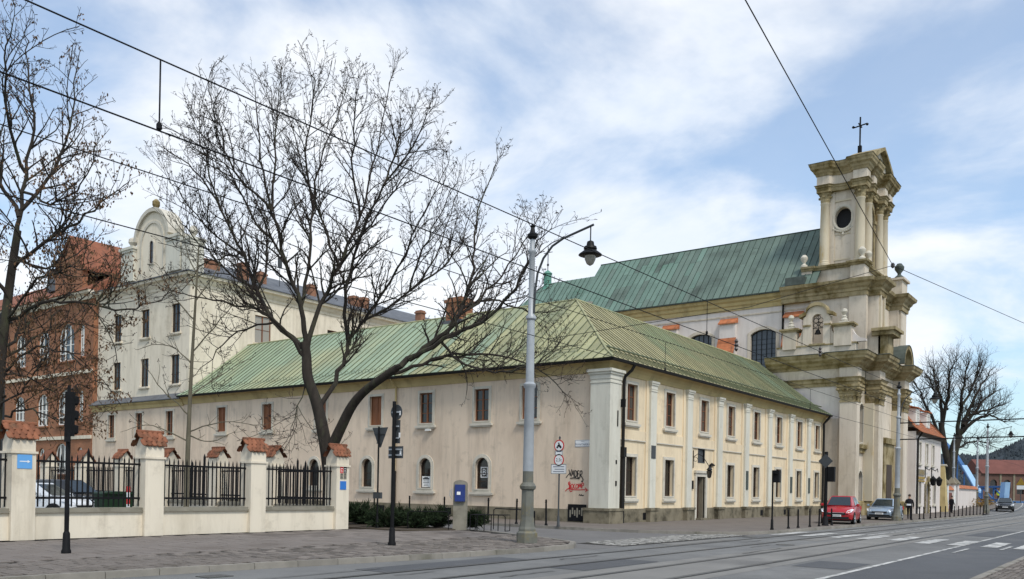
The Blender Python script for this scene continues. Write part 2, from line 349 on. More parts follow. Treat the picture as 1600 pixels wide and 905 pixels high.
# ------------------------------------------------------------------ windows
def window(parent, T, a, z0, w, h, rise=0, fw=.16, frame='wood_brown', pane='glass_dark', surround='frame_stone', cols=2, rows=3, sill=True, back=.16, proud=.05, sillw=.12, bar=.035, name='window', fr=.07):
    hole = arch(a, z0, w, h, rise) if rise else rect(a-w/2, a+w/2, z0, z0+h)
    b = MB()
    if fw > 0: b.ring(T, hole, grow_poly(hole, fw), -.02, proud); b.ring(T, hole, grow_poly(hole, fw*.42), proud-.01, proud+.03)
    else: b.ring(T, grow_poly(hole, -.002), grow_poly(hole, .02), -back, .012)
    win = b.build(name, surround, parent)
    if sill:
        q = MB(); q.box(a-w/2-fw-sillw, a+w/2+fw+sillw, 0, proud+.11, z0-fw-.12, z0-fw+.005, T); q.box(a-w/2-fw-.04, a+w/2+fw+.04, 0, proud+.06, z0-fw-.19, z0-fw-.12, T)
        q.build('sill', surround, win)
    c = MB(); inner = grow_poly(hole, -fr); c.ring(T, inner, grow_poly(hole, .01), -back, -back+.06)
    for i in range(1, cols):
        x = a-w/2+w*i/cols; c.box(x-bar*1.5, x+bar*1.5, -back, -back+.065, z0, z0+h-(rise*.12 if rise else 0), T)
    for j in range(1, rows):
        z = z0+(h-rise)*j/rows if rise else z0+h*j/rows; c.box(a-w/2, a+w/2, -back+.002, -back+.05, z-bar/2, z+bar/2, T)
    c.build('casement', frame, win)
    for i in range(cols):
        g = MB(); x0 = a-w/2+w*i/cols; x1 = x0+w/cols
        if rise:
            pts = [p for p in grow_poly(hole, -.01)]; pts = clip(clip(pts, 0, x0+.001, 1), 0, x1-.001, -1)
        else: pts = rect(x0+.005, x1-.005, z0+.005, z0+h-.005)
        if len(pts) < 3: continue
        t = tessellate_polygon([[Vector((p[0], p[1], 0)) for p in pts]])
        g.add([T(p[0], -back+.02, p[1]) for p in pts], [tuple(q) for q in t]); g.build('pane', pane, win, recalc=False)
    return win
def clip(poly, ax, val, sg):
    out = []; n = len(poly)
    for i in range(n):
        p, q = poly[i], poly[(i+1) % n]; dp = (p[ax]-val)*sg; dq = (q[ax]-val)*sg
        if dp >= 0: out.append(p)
        if (dp > 0 and dq < 0) or (dp < 0 and dq > 0):
            t = dp/(dp-dq); out.append((p[0]+(q[0]-p[0])*t, p[1]+(q[1]-p[1])*t))
    return out
def seam_roof(parent, O, ea, ew, poly, width, m, seam, rng, cuts=0, name='roof_panel', rib=.045):
    """standing-seam roof plane split into sheets; O origin, ea along the eave, ew up the slope, poly in (a, w)"""
    O, ea, ew = Vector(O), Vector(ea).normalized(), Vector(ew).normalized(); nn = ea.cross(ew)
    if nn.z < 0: nn = -nn
    lo = min(p[0] for p in poly); hi = max(p[0] for p in poly); k = max(1, round((hi-lo)/width)); width = (hi-lo)/k
    sm = MB()
    for i in range(k):
        a0 = lo+i*width; st = clip(clip(poly, 0, a0, 1), 0, a0+width, -1)
        if len(st) < 3: continue
        w0 = min(p[1] for p in st); w1 = max(p[1] for p in st)
        cs = [w0]
        if cuts:
            w = w0+rng.uniform(.3, 1)*cuts
            while w < w1-.4: cs.append(w); w += cuts*rng.uniform(.75, 1.2)
        cs.append(w1)
        for j in range(len(cs)-1):
            q = st if len(cs) == 2 else clip(clip(st, 1, cs[j], 1), 1, cs[j+1], -1)
            if len(q) < 3: continue
            lift = rng.uniform(0, .012)+.006*(j % 2); b = MB()
            b.prism([O+ea*(p[0]+(.006 if p[0] < a0+width/2 else -.006))+ew*p[1]+nn*lift for p in q], -nn*.03)
            b.build(name, m(a0) if callable(m) else m, parent, recalc=True)
        L0 = [p for p in st if abs(p[0]-a0) < 1e-4]
        if len(L0) >= 2:
            wa = min(p[1] for p in L0); wb = max(p[1] for p in L0)
            if wb-wa > .05:
                c = [O+ea*(a0+d)+ew*w+nn*h for d in (-.016, .016) for w in (wa, wb) for h in (-.02, rib)]
                sm = MB(); sm.add(c, [(0,1,3,2),(4,6,7,5),(0,4,5,1),(2,3,7,6),(1,5,7,3),(0,2,6,4)]); sm.build('roof_seam', seam, parent)
def gz(s):
    """street level: flat, rising gently to the bridge"""
    t = max(0, min(1, (s-90)/70)); return 1.3*t*t*(3-2*t)
# ================================================================== SETTING
rng = random.Random(7)
def struct(o): o['kind'] = 'structure'; return o
def strip(name, m, s0, s1, lo, hi, dz, step=6, parent=None):
    """sheet between two lines across the street, following the street level"""
    b = MB(); n = max(1, int((s1-s0)/step)); vs = []
    for i in range(n+1):
        s = s0+(s1-s0)*i/n; a = lo(s) if callable(lo) else lo; c = hi(s) if callable(hi) else hi
        vs += [(s, a, gz(s)+dz), (s, c, gz(s)+dz)]
    b.add(vs, [(2*i, 2*i+2, 2*i+3, 2*i+1) for i in range(n)])
    return b.build(name, m, parent, recalc=False)
g = MB(); xs = [-400, -100, -30]+[85+i*8 for i in range(12)]+[260, 500, 1500, 4000]; ys = [-1500, -200, -20, 60, 200, 1500]
for x in xs:
    for y in ys: g.v.append((x, y, gz(x)-.4))
for i in range(len(xs)-1):
    for j in range(len(ys)-1):
        k = i*len(ys)+j; g.f.append((k, k+len(ys), k+len(ys)+1, k+1))
struct(g.build('ground', 'grass_ground', recalc=False))
# --- carriageway
def bend(s): return 0 if s < 105 else (s-105)**2*.0016       # the street swings off towards the bridge
road = struct(strip('road', 'asphalt', -30, 200, lambda s: 5.55+bend(s), lambda s: 17+bend(s)+(20 if 20 < s < 40 else 0)*0, -.12, 4))
strip('lane', 'asphalt_dark', -30, 200, lambda s: 2.6+bend(s), lambda s: 5.55+bend(s), -.12, 4, road)
strip('track_bed', 'track_concrete', -30, 200, lambda s: 7.3+bend(s), lambda s: 9.85+bend(s), -.116, 4, road)
struct(strip('side_street', 'side_asphalt', 22, 38.5, 13.4, 75, -.117, 20))
for mm in (7.83, 9.27, 11.05, 12.49):
    strip('tram_rail', 'steel_rail', -30, 190, lambda s: mm-.07+bend(s), lambda s: mm+.07+bend(s), -.109, 3, road)
    strip('rail_groove', 'ink_black', -30, 190, lambda s: mm-.11+bend(s), lambda s: mm-.073+bend(s), -.108, 3, road)
strip('edge_line', 'road_paint', -20, 175, lambda s: 5.50+bend(s), lambda s: 5.63+bend(s), -.112, 3, road)
strip('centre_line', 'road_paint', 40, 175, lambda s: 10.1+bend(s), lambda s: 10.2+bend(s), -.112, 3, road)
strip('kerb_line', 'road_paint', 62, 175, lambda s: 12.75+bend(s), lambda s: 12.85+bend(s), -.112, 3, road)
for i, mm in enumerate((13.0, 11.75, 10.55, 9.4, 8.2, 6.95, 5.8, 4.65, 3.6)):      # zebra crossing
    s0 = 38.2-(.35*i if i > 4 else 0)*.7
    strip('zebra_stripe', 'road_paint', s0-2.05, s0+2.05, mm-.27, mm+.27, -.104, 2, road)
for s0, mm in ((45, 11.9), (43.5, 9.0), (31.5, 5.05), (34.5, 4.1), (47.5, 10.4)):
    strip('stop_line', 'road_paint', s0-1.4, s0+1.4, mm-.06, mm+.06, -.104, 2, road)
for s0, s1, mm in ((13.5, 15.4, 10.4), (29.5, 31.5, 11.8), (24, 27.5, 9.6), (18, 20, 12.0), (27, 28.6, 10.5), (9, 13, 13.2), (12.2, 13.4, 12.0)):   # sealed cracks
    b = MB(); pts = [(s0+(s1-s0)*i/6, mm+rng.uniform(-.06, .06)) for i in range(7)]
    b.add([(x, y+d, -.103) for x, y in pts for d in (-.025, .025)], [(2*i, 2*i+2, 2*i+3, 2*i+1) for i in range(6)]); b.build('crack_seal', 'steel_rail', road, recalc=False)
for s0, s1, m0, m1, mt in ((12.5, 17.5, 12.6, 13.5, 'asphalt_dark'), (26, 31, 12.7, 13.3, 'track_concrete'), (21, 23.2, 5.8, 7.1, 'asphalt_dark'), (33, 39, 10.2, 10.9, 'track_concrete'), (44, 52, 5.75, 6.9, 'asphalt_dark'), (16, 19.5, 9.95, 10.9, 'asphalt_dark')):
    strip('asphalt_patch', mt, s0, s1, m0, m1, -.1135, 10, road)
for x_, y_ in ((33.5, 13.05), (9.6, 14.2), (58, 12.8)): q = MB(); q.box(x_-.28, x_+.28, y_-.2, y_+.2, -.13, -.105); q.build('drain_grate', 'steel_rail', road)
mc = MB(); mc.lathe([(.0, 0), (.32, 0), (.32, .012), (.28, .014), (.0, .014)], (29.5, 10.2, -.119), 20); mc.build('manhole_cover', 'steel_rail', road)
# --- pavements
KN = [(-12, 16.6), (4, 15.6), (11, 14.9), (16, 14.15), (20.0, 13.85), (21.8, 14.0), (23.0, 14.7), (23.9, 16.0), (24.9, 18.0), (26.2, 21), (27, 25), (27, 75)]
KF = [(32, 75), (32, 20), (32.3, 17.5), (33.3, 15.3), (35.2, 13.8), (38, 13.4), (60, 13.2), (95, 13.4), (105, 13.6)]
def slab_poly(name, m, poly, top, bot=-.4):
    b = MB(); b.prism([(x, y, bot) for x, y in poly], (0, 0, top-bot)); return struct(b.build(name, m))
pave_near = slab_poly('pavement', 'joint_sand', KN+[(-12, 75)], -.03)
pave_far = slab_poly('pavement', 'pavement', KF[:-1]+[(95, 60), (32, 75.1)][:1]+[(60, 75)], 0.0)
pf2 = struct(strip('pavement', 'pavement', 94.9, 190, lambda s: 13.5+1.5*min(1, max(0, (s-102)/4))+bend(s), lambda s: 24+bend(s), -.003, 3))
pave_opp = slab_poly('pavement', 'joint_sand', [(-20, -20), (70, -20), (70, 2.95), (-20, 2.95)], -.03)
struct(strip('pavement', 'pavement', 70, 190, lambda s: -12+bend(s), lambda s: 2.95+bend(s), -.003, 4))
yard = slab_poly('yard', 'side_asphalt', [(-12, 25.2), (21.7, 25.2), (21.7, 74), (-12, 74)], .006, -.3)
def kerb(parent, pts, name='kerb_stone', length=1.0):
    P = [Vector((p[0], p[1], 0)) for p in pts]; acc = 0; line = [P[0]]
    for a, c in zip(P, P[1:]):
        n = max(1, round((c-a).length/length))
        line += [a.lerp(c, (i+1)/n) for i in range(n)]
    for a, c in zip(line, line[1:]):
        d = (c-a); L_ = d.length; d.normalize(); nn = Vector((-d.y, d.x, 0)); z = gz(a.x)+rng.uniform(.0, .012)
        q = [a+d*.006, c-d*.006, c-d*.006+nn*.17, a+d*.006+nn*.17]
        b = MB(); b.prism([(p.x, p.y, z-.32) for p in q], (0, 0, .30)); 
        b.prism([(p.x+nn.x*t, p.y+nn.y*t, z-.02) for p, t in zip(q, (.015, .015, 0, 0))], (0, 0, .02)); b.build(name, 'kerb_granite', parent)
kerb(pave_near, [(-2, 16.05-.02), (4, 15.58), (11, 14.88), (16, 14.13), (20.0, 13.83), (21.8, 13.98), (23.02, 14.68), (23.93, 15.98), (24.93, 17.98), (26.23, 20.98), (27.03, 25), (27.03, 34)])
kerb(pave_far, [(31.98, 40), (31.98, 20), (32.28, 17.48), (33.28, 15.28), (35.2, 13.78), (38, 13.38), (60, 13.18), (94.8, 13.38)])
kerb(pave_opp, list(reversed([(10, 2.96), (70, 2.96)])), length=1.2)
def kn(s):
    for a, c in zip(KN, KN[1:]):
        if a[0] <= s <= c[0]: return a[1]+(c[1]-a[1])*(s-a[0])/max(1e-6, c[0]-a[0])
    return 14
def stone_mesh(w, d, m, name):
    b = MB(); h = .05; e = .008
    b.add([(-w/2,-d/2,-h),(w/2,-d/2,-h),(w/2,d/2,-h),(-w/2,d/2,-h),(-w/2,-d/2,-e),(w/2,-d/2,-e),(w/2,d/2,-e),(-w/2,d/2,-e),(-w/2+e,-d/2+e,0),(w/2-e,-d/2+e,0),(w/2-e,d/2-e,0),(-w/2+e,d/2-e,0)],
          [(0,1,5,4),(1,2,6,5),(2,3,7,6),(3,0,4,7),(4,5,9,8),(5,6,10,9),(6,7,11,10),(7,4,8,11),(8,9,10,11)])
    return b, b.mesh(name, m, recalc=False)
def lay(parent, cells, w, d, m, name, keep=300, rough=.006):
    cells.sort(key=lambda c: c[0]*.8+c[1]*.6)
    pb, me = stone_mesh(w, d, m, name); rest = MB()
    for i, (x, y) in enumerate(cells):
        z = rng.uniform(-rough, rough); a = rng.uniform(-.02, .02)
        if i < keep: put(me, name, (x, y, z), parent, (rng.uniform(-.012, .012), rng.uniform(-.012, .012), a))
        else:
            ca, sa = math.cos(a), math.sin(a); rest.add([(x+p[0]*ca-p[1]*sa, y+p[0]*sa+p[1]*ca, z+p[2]) for p in pb.v], pb.f)
    if rest.v: rest.build(name+'_field', m, parent, recalc=False, kind='stuff')
def seen(x, y):          # inside the frame, with a margin for other viewpoints
    f = .8*x+.6*y; r = .6*x-.8*y; return f > 8 and -.72 < r/f < .72
cells = []; x = 3.0; row = 0                          # pavers laid in courses across the pavement
while x < 25.5:
    y = 13.9+(row % 2)*.14
    while y < 18.1:
        if y-.14 > kn(x)+.2 and seen(x, y): cells.append((x, y))
        y += .292
    x += .172; row += 1
lay(pave_near, cells, .148, .27, 'paver', 'paver', rough=.008)
cells = []; x = 3.0; row = 0
while x < 26.8:
    y = 18.42+(row % 2)*.26
    while y < 24.2:
        if y > kn(x)+.45 and (x < 24 or y > 14+(x-23)*3.1) and seen(x, y): cells.append((x, y))
        y += .52
    x += .42; row += 1
lay(pave_near, cells, .395, .498, 'slab', 'paving_slab', rough=.006)
cells = []; y = 2.82; row = 0
while y > -1.5:
    x = 12+(row % 2)*.11
    while x < 50:
        if seen(x, y): cells.append((x, y))
        x += .222
    y -= .122; row += 1
lay(pave_opp, cells, .192, .098, 'paver', 'paver', keep=200)
cells = []; y = 13.55; row = 0                       # sett strip across the side street mouth
while y < 15.2:
    x = 24.0+(row % 2)*.08+(y-13.5)*.35
    while x < 34.2:
        if y > 13.6+(max(0, 28-x))*.02 and (x < 33.3 or y < 14.6): cells.append((x+rng.uniform(-.015, .015), y+rng.uniform(-.015, .015)))
        x += .175
    y += .165; row += 1
sp_ = struct(strip('sett_strip', 'joint_sand', 23.9, 34.4, 13.45, 15.25, -.113, 12))
pb, me = stone_mesh(.15, .14, 'sett', 'sett'); rest = MB()
for x, y in cells:
    z = -.09+rng.uniform(-.012, .012); rest.add([(x+p[0], y+p[1], z+p[2]*.6) for p in pb.v], pb.f)
rest.build('sett_field', 'sett', sp_, recalc=False, kind='stuff')
# --- planting bed with junipers beside the phone post
bed = struct(slab_poly('planting_bed', 'earth', [(22.9, 22.3), (25.2, 21.6), (26.2, 25.5), (26.2, 31), (22.9, 31)], .05, -.1))
# --- far setting: wooded hill
b = MB(); nx, ny = 44, 10
for j in range(ny+1):
    for i in range(nx+1):
        a = -.25+1.1*i/nx; rr = 520+260*j/ny; f = Vector((.8, .6)); r_ = Vector((.6, -.8)); p = (f+r_*a)*rr
        hgt = (33+4*math.sin(i*.55+1)+2*math.sin(i*1.7)+ (9 if a > .54 else 0)*min(1, (a-.54)/.08 if a > .54 else 0))*math.sin(min(1, j/5)*math.pi/2)+(mnoise.noise(Vector((i*.9, j*.9, 3)))*7)
        if a < .3: hgt *= .45
        b.v.append((p.x, p.y, 1+max(0, hgt)))
b.f = [(j*(nx+1)+i, j*(nx+1)+i+1, (j+1)*(nx+1)+i+1, (j+1)*(nx+1)+i) for j in range(ny) for i in range(nx)]
hill = struct(b.build('hill', 'forest', recalc=False, smooth=True))
b = MB(); rr_ = random.Random(5)                     # ragged tree tops on it: one far-off wood
for i in range(7000):
    a = rr_.uniform(.25, .84); rr = rr_.uniform(520, 640); p = Vector((.8, .6))*rr+Vector((.6, -.8))*a*rr
    i_ = (a+.25)/1.1*nx; j_ = (rr-520)/26
    hgt = (33+4*math.sin(i_*.55+1)+2*math.sin(i_*1.7)+(9*min(1, (a-.54)/.08) if a > .54 else 0))*math.sin(min(1, j_/5)*math.pi/2)
    if a < .3: hgt *= .45
    h = rr_.uniform(2.5, 5.5); w = rr_.uniform(.9, 1.9); n = 5; z0 = 1+max(0, hgt)-2
    vs = [(p.x+w*math.cos(k*1.257)*rr_.uniform(.6, 1.2), p.y+w*math.sin(k*1.257)*rr_.uniform(.6, 1.2), z0+h*rr_.uniform(.3, .6)) for k in range(n)]
    b.add([(p.x, p.y, z0)]+vs+[(p.x, p.y, z0+h)], [(0, 1+(k+1) % n, 1+k) for k in range(n)]+[(n+1, 1+k, 1+(k+1) % n) for k in range(n)])
o = b.build('wood', 'forest', recalc=False, kind='stuff'); tag(o, 'dark wooded hillside far behind the blue bridge', 'wood')
# ================================================================== CORNER BUILDING (two wings)
rng = random.Random(11)
XL, YR, SE, ME = 37.2, 22.0, 72.42, 59.4
TL, TR = PX(XL), PY(YR)
wing = thing('convent_building', 'long cream two-storey corner building with green sheet-metal hip roof and white pilasters', 'building', (XL, YR, 0))
upL = [26.8, 30.1, 34.3, 38.5, 43.6, 49.2, 54.5]; loL = [30.0, 34.3, 39.2, 44.2, 49.4]
upR = [39.63, 44.07, 48.71, 52.84, 57.3, 61.7, 66.2, 70.59]; loR = [39.63, 44.07, 52.84, 57.3, 61.7, 66.2, 70.59]
pil = [41.82, 46.4, 50.84, 55.28, 59.59, 64.01, 68.19]
b = MB(); b.wall(TL, rect(YR, ME, 0, 8.2), [rect(a-.52, a+.52, 5.42, 7.2) for a in upL]+[arch(a, 1.62, .95, 1.75, .475) for a in loL], .3)
b.build('wall', 'plaster_pink', wing, recalc=False)
b = MB(); b.wall(TR, rect(XL, SE, 0, 8.2), [rect(a-.55, a+.55, 5.36, 7.25) for a in upR]+[rect(a-.56, a+.56, 1.4, 3.45) for a in loR]+[rect(47.72, 48.98, 0, 2.6), rect(48.0, 48.85, 3.5, 4.25)], .3)
b.build('wall', 'plaster_yellow', wing, recalc=False)
b = MB(); b.box(XL+.02, 48.4, ME-.02, ME, 0, 8.2); b.box(48.38, 48.4, 33.2, ME, 0, 8.2); b.box(48.4, SE, 33.18, 33.2, 0, 8.2); b.build('rear_wall', 'plaster_pink', wing)
for a in upL:
    k = rng.random()
    window(wing, TL, a, 5.42, 1.04, 1.78, fw=.15, frame='shutter_brown', pane='glass_dark' if a < 37 else 'shutter_brown', cols=2, rows=1 if a > 37 else 3, back=.14)
for a in loL: window(wing, TL, a, 1.62, .95, 1.75, rise=.475, fw=.2, frame='wood_dark', cols=1, rows=3, back=.22, sillw=.16)
for a in upR: window(wing, TR, a, 5.36, 1.1, 1.89, fw=.17, frame='wood_brown', pane=rng.choice(('glass_dark', 'glass_dark', 'glass_dim')), cols=2, rows=3, back=.2, bar=.04)
for a in loR: window(wing, TR, a, 1.4, 1.12, 2.05, fw=.17, frame='wood_dark', cols=2, rows=3, back=.24, bar=.03, sillw=.02)
# curtains seen behind some panes
for a in upR[::2]:
    c = MB(); c.box(a+.08, a+.42, -.19, -.185, 5.5, 6.9, TR); c.build('curtain', 'glass_curtain', wing)
# plinths and bands
b = MB()
for x0, x1 in [(XL+.9, 47.5), (49.2, SE)]: b.box(x0, x1, -.02, .07, 0, .72, TR)
b.build('plinth', 'plinth_stone', wing)
b = MB(); b.box(YR+.9, ME, -.02, .05, 0, .66, TL); b.build('plinth', 'plinth_stone', wing)
for i, a in enumerate(pil):
    q = MB(); q.box(a-.62, a+.62, -.02, .07, .74, 7.62, TR); q.build('pilaster_backing', 'plaster_yellow', wing)
    q = MB(); q.box(a-.34, a+.34, .06, .2, .75, 7.2, TR); p = q.build('pilaster', 'plaster_white', wing)
    q = MB()
    for d, z0, z1 in ((.03, 7.08, 7.14), (.02, 7.2, 7.42), (.07, 7.42, 7.52), (.11, 7.52, 7.63)): q.box(a-.34-d, a+.34+d, .06, .2+d, z0, z1, TR)
    q.build('capital', 'plaster_white', p)
    q = MB(); q.box(a-.48, a+.48, .0, .34, 0, .62, TR); q.box(a-.53, a+.53, .0, .39, .62, .76, TR); q.build('pedestal', 'plinth_stone', p)
edges = [XL+.8]+pil+[SE]
for a, c in zip(edges, edges[1:]):          # panel fields between the pilasters
    x0 = a+(.64 if a in pil else .1); x1 = c-(.64 if c in pil else .05)
    q = MB(); q.box(x0, x1, -.02, .055, 4.36, 4.86, TR); q.build('storey_band', 'plaster_yellow', wing)
    q = MB(); q.box(x0, x1, .0, .075, 4.30, 4.36, TR); q.build('band_moulding', 'frame_stone', wing)
# corner pier
b = MB(); b.box(36.85, 37.95, 21.65, 22.8, .76, 7.25); cp = b.build('corner_pier', 'plaster_white', wing)
b = MB()
for d, z0, z1 in ((.03, 7.05, 7.12), (.03, 7.25, 7.48), (.09, 7.48, 7.6), (.16, 7.6, 7.74)): b.box(36.85-d, 37.95+d, 21.65-d, 22.8+d, z0, z1)
b.build('capital', 'plaster_white', cp)
b = MB(); b.box(36.7, 38.1, 21.5, 23.0, 0, .64); b.box(36.66, 38.14, 21.46, 23.04, .64, .77); b.build('pedestal', 'plinth_stone', cp)
# cove and gutter
path = [(XL, ME), (XL, YR), (SE, YR)]
b = MB(); b.sweep([(0, 7.62), (.05, 7.62), (.07, 7.72), (.12, 7.86), (.22, 8.02), (.38, 8.12), (.52, 8.15), (.52, 8.24), (0, 8.24)], path); b.build('cove_cornice', 'cove_ochre', wing)
b = MB(); b.sweep([(.53, 8.13), (.60, 8.09), (.68, 8.12), (.71, 8.22), (.66, 8.22), (.62, 8.16), (.56, 8.22)], path); b.build('gutter', 'gutter_dark', wing)
def pipe(parent, pts, r=.075, m='gutter_dark', name='downpipe', n=8):
    q = MB(); q.tube(pts, r, n); return q.build(name, m, parent, smooth=True)
pipe(wing, [(38.75, YR-.66, 8.12), (38.72, YR-.5, 7.85), (38.62, YR-.18, 7.55), (38.6, YR-.14, 7.3), (38.6, YR-.14, 3.6), (38.6, YR-.16, .05)], .085)
q = MB(); q.box(38.46, 38.74, YR-.28, YR-.02, 3.4, 3.9); q.lathe([(.12, 0), (.12, 3.4)], (38.6, YR-.15, 0), 10); q.build('pipe_shroud', 'gutter_dark', wing)
pipe(wing, [(71.9, YR-.66, 8.12), (71.9, YR-.5, 7.9), (71.75, YR-.2, 7.5), (71.75, YR-.18, .05)], .10)
pipe(wing, [(XL-.6, 36.75, 8.1), (XL-.12, 36.72, 7.6), (XL-.12, 36.72, 2.6)], .06, 'cove_ochre')
pipe(wing, [(XL-.12, 36.72, 2.6), (XL-.12, 36.72, .0)], .1)
# --- roof
roofp = bpy.data.objects.new('roof', None); COL.objects.link(roofp); roofp.parent = wing; ORG[roofp] = Vector((42.8, 27.6, 8.3)); roofp.location = ORG[roofp]-ORG[wing]
prof = [(.66, 8.26), (-.35, 8.84), (-5.6, 12.95)]
for k in (0, 1):
    (o1, z1), (o2, z2) = prof[k], prof[k+1]; l_ = math.hypot(o1-o2, z2-z1)
    mr_ = lambda a: 'roof_straw' if a+rng.uniform(-6, 6) < 60 else 'roof_olive' if a+rng.uniform(-4, 4) < 67 else 'roof_green'
    ml_ = lambda a: 'roof_olive' if a+rng.uniform(-4, 4) < 33 else 'roof_green'
    seam_roof(roofp, (0, YR-o1, z1), (1, 0, 0), (0, o1-o2, z2-z1), [(XL-o1, 0), (SE+.05, 0), (SE+.05, l_), (XL-o2, l_)], .52, mr_, 'seam_dark', rng, rib=.05)
    seam_roof(roofp, (XL-o1, 0, z1), (0, 1, 0), (o1-o2, 0, z2-z1), [(YR-o1, 0), (ME-.04, 0), (ME-.04, l_), (YR-o2, l_)], .58, ml_, 'seam_dark', rng, rib=.05)
b = MB(); b.add([(42.8, 27.6, 12.93), (SE, 27.6, 12.93), (SE, 33.85, 8.26), (48.4, 33.85, 8.26), (48.4, ME, 8.26), (42.8, ME, 12.93)], [(0, 1, 2, 3), (0, 3, 4, 5)]); b.build('rear_slope', 'roof_olive', roofp, recalc=False)
b = MB(); b.tube([(42.8, ME-.05, 12.97), (42.8, 27.6, 12.97), (SE, 27.6, 12.97)], .07, 6); b.tube([(42.8, 27.6, 12.97), (37.55, 22.35, 8.88), (36.54, 21.34, 8.29)], .06, 6); b.build('ridge_cap', 'roof_olive', roofp)
b = MB(); z = 8.98
b.tube([(37.5, YR+.26, z), (SE, YR+.26, z)], .05, 6)
for i in range(34): b.tube([(37.8+i*1.03, YR+.27, z+.01), (37.8+i*1.03, YR+.36, 8.85)], .02, 4)
b.build('snow_guard', 'seam_dark', roofp)
b = MB()
for z, o in ((9.02, -.42), (9.22, -.42)): b.tube([(XL-o-.06, 24.1, z), (XL-o-.06, 28.3, z)], .016, 4)
for i in range(5): b.tube([(XL+.36, 24.1+i*1.05, 9.22), (XL+.36, 24.1+i*1.05, 8.9)], .014, 4)
b.build('snow_guard', 'seam_copper', roofp)
b = MB()
for i in range(46):                        # wire snow hooks in the far part of the eave
    m0 = 30+i*.62; b.tube([(XL+.2, m0, 8.72), (XL+.12, m0+.15, 8.95), (XL+.2, m0+.45, 8.95), (XL+.28, m0+.58, 8.76)], .012, 3)
b.build('snow_hooks', 'seam_copper', roofp)
ch = MB(); ch.box(42.2, 43.4, 36.05, 37.35, 11.9, 13.75); ch.box(42.1, 43.5, 35.95, 37.45, 13.75, 13.95); ch.box(42.25, 43.35, 36.1, 37.3, 13.95, 14.1)
c_ = ch.build('chimney', 'brick_orange', wing); q = MB(); q.box(42.0, 43.6, 35.85, 37.55, 11.7, 12.55); q.build('chimney_flashing', 'slate', c_)
# --- door, lantern, small fittings on the street front
T = TR
b = MB(); b.ring(T, [(47.72, 0), (47.72, 2.6), (48.98, 2.6), (48.98, 0)], [(47.5, 0), (47.5, 2.82), (49.2, 2.82), (49.2, 0)], -.25, .09, closed=False); b.box(47.42, 49.28, 0, .16, 2.82, 2.97, T); dr = b.build('door', 'frame_stone', wing)
b = MB(); b.box(47.72, 48.98, -.3, -.26, 0, 2.6, T); b.build('door_leaf', 'wood_dark', dr)
b = MB(); b.box(48.72, 48.78, -.3, .0, .05, 2.55, T); b.build('open_leaf', 'grey_cap', dr)
b = MB(); b.box(47.6, 49.1, .0, .45, -.02, .1, T); b.build('step', 'plinth_stone', dr)
b = MB(); b.box(48.0, 48.85, -.1, -.07, 3.5, 4.25, T); b.ring(T, rect(48.0, 48.85, 3.5, 4.25), rect(47.94, 48.91, 3.44, 4.31), -.1, .02); b.build('fanlight', 'sign_back', wing)
b = MB(); b.box(41.58, 42.06, .2, .23, 3.45, 4.15, T); b.build('vent_grille', 'sign_back', wing)
lan = MB(); lan.tube([T(47.25, .03, 3.1), T(47.25, .03, 4.15)], .03, 5)
lan.tube([T(47.25, .05, 3.75), T(47.4, .25, 3.95), T(47.45, .55, 3.8), T(47.5, .8, 3.4), T(47.5, .95, 3.2)], .022, 5)
lan.tube([T(47.3, .15+.13*math.cos(t*.7), 3.62+.13*math.sin(t*.7)) for t in range(9)], .015, 4)
lo_ = lan.build('wall_lantern', 'iron_black', wing)
q = MB(); q.lathe([(.03, 0), (.12, .06), (.19, .42), (.12, .46), (.20, .5), (.05, .66), (.02, .74)], (47.5, YR-.95, 2.5), 6); q.build('lantern_glass', 'glass_dark', lo_)
for a, z0, z1, w in ((55.28, 1.9, 3.15, .36), (64.01, 1.75, 2.95, .42), (68.19, 1.75, 2.95, .42)):
    b = MB(); b.box(a-w/2, a+w/2, .2, .24, z0, z1, T); b.box(a-w/2+.05, a+w/2-.05, .24, .25, z0+.06, z1-.06, T); b.build('plaque', 'lead_flashing', wing)
b = MB(); b.box(47.12, 47.3, .0, .07, 1.85, 2.35, T); b.build('letter_box', 'iron_black', wing)
b = MB(); b.lathe([(.18, 0), (.2, .05), (.06, .16), (.0, .2)], (49.75, YR-.12, 3.3), 8); b.box(49.5, 50.0, .0, .12, 3.22, 3.28, T); b.build('bell_plate', 'iron_black', wing)
b = MB(); b.box(37.9, 38.0, .02, .3, 5.9, 6.3, PY(21.7)); b.box(37.58, 37.64, .0, .04, 4.9, 5.7, PY(21.65)); b.box(37.5, 37.6, .0, .03, 3.0, 3.2, PY(21.65)); b.box(37.5, 37.62, .0, .03, 1.9, 2.15, PY(21.65)); b.build('wall_fittings', 'iron_black', wing)
b = MB(); b.box(34.0, 34.3, .0, .1, 5.0, 5.1, TL); b.box(33.8, 34.2, .1, .22, 4.95, 5.05, TL); b.build('security_camera', 'white_paint', wing)
# street name plates
def plate(T, a, z, w, h, o=0):
    q = MB(); q.box(a-w/2, a+w/2, o, o+.02, z-h/2, z+h/2, T); p = q.build('street_sign', 'sign_white', wing)
    q = MB(); q.ring(T, rect(a-w/2+.025, a+w/2-.025, z-h/2+.025, z+h/2-.025), rect(a-w/2+.01, a+w/2-.01, z-h/2+.01, z+h/2-.01), o+.02, o+.023); q.build('sign_border', 'ink_blue', p); return p
p = plate(TL, 23.42, 4.05, .92, .36); text('TRYNITARSKA', .145, TL, 23.42, 3.99, 'ink_blue', 'lettering', p, .024); text('ULICA', .07, TL, 23.42, 4.15, 'ink_blue', 'lettering', p, .024)
p = plate(TR, 39.0, 4.45, .75, .34); q = MB(); q.box(38.72, 39.28, .02, .023, 4.33, 4.44, TR); q.box(38.85, 39.15, .02, .023, 4.5, 4.55, TR); q.build('sign_print', 'ink_blue', p)
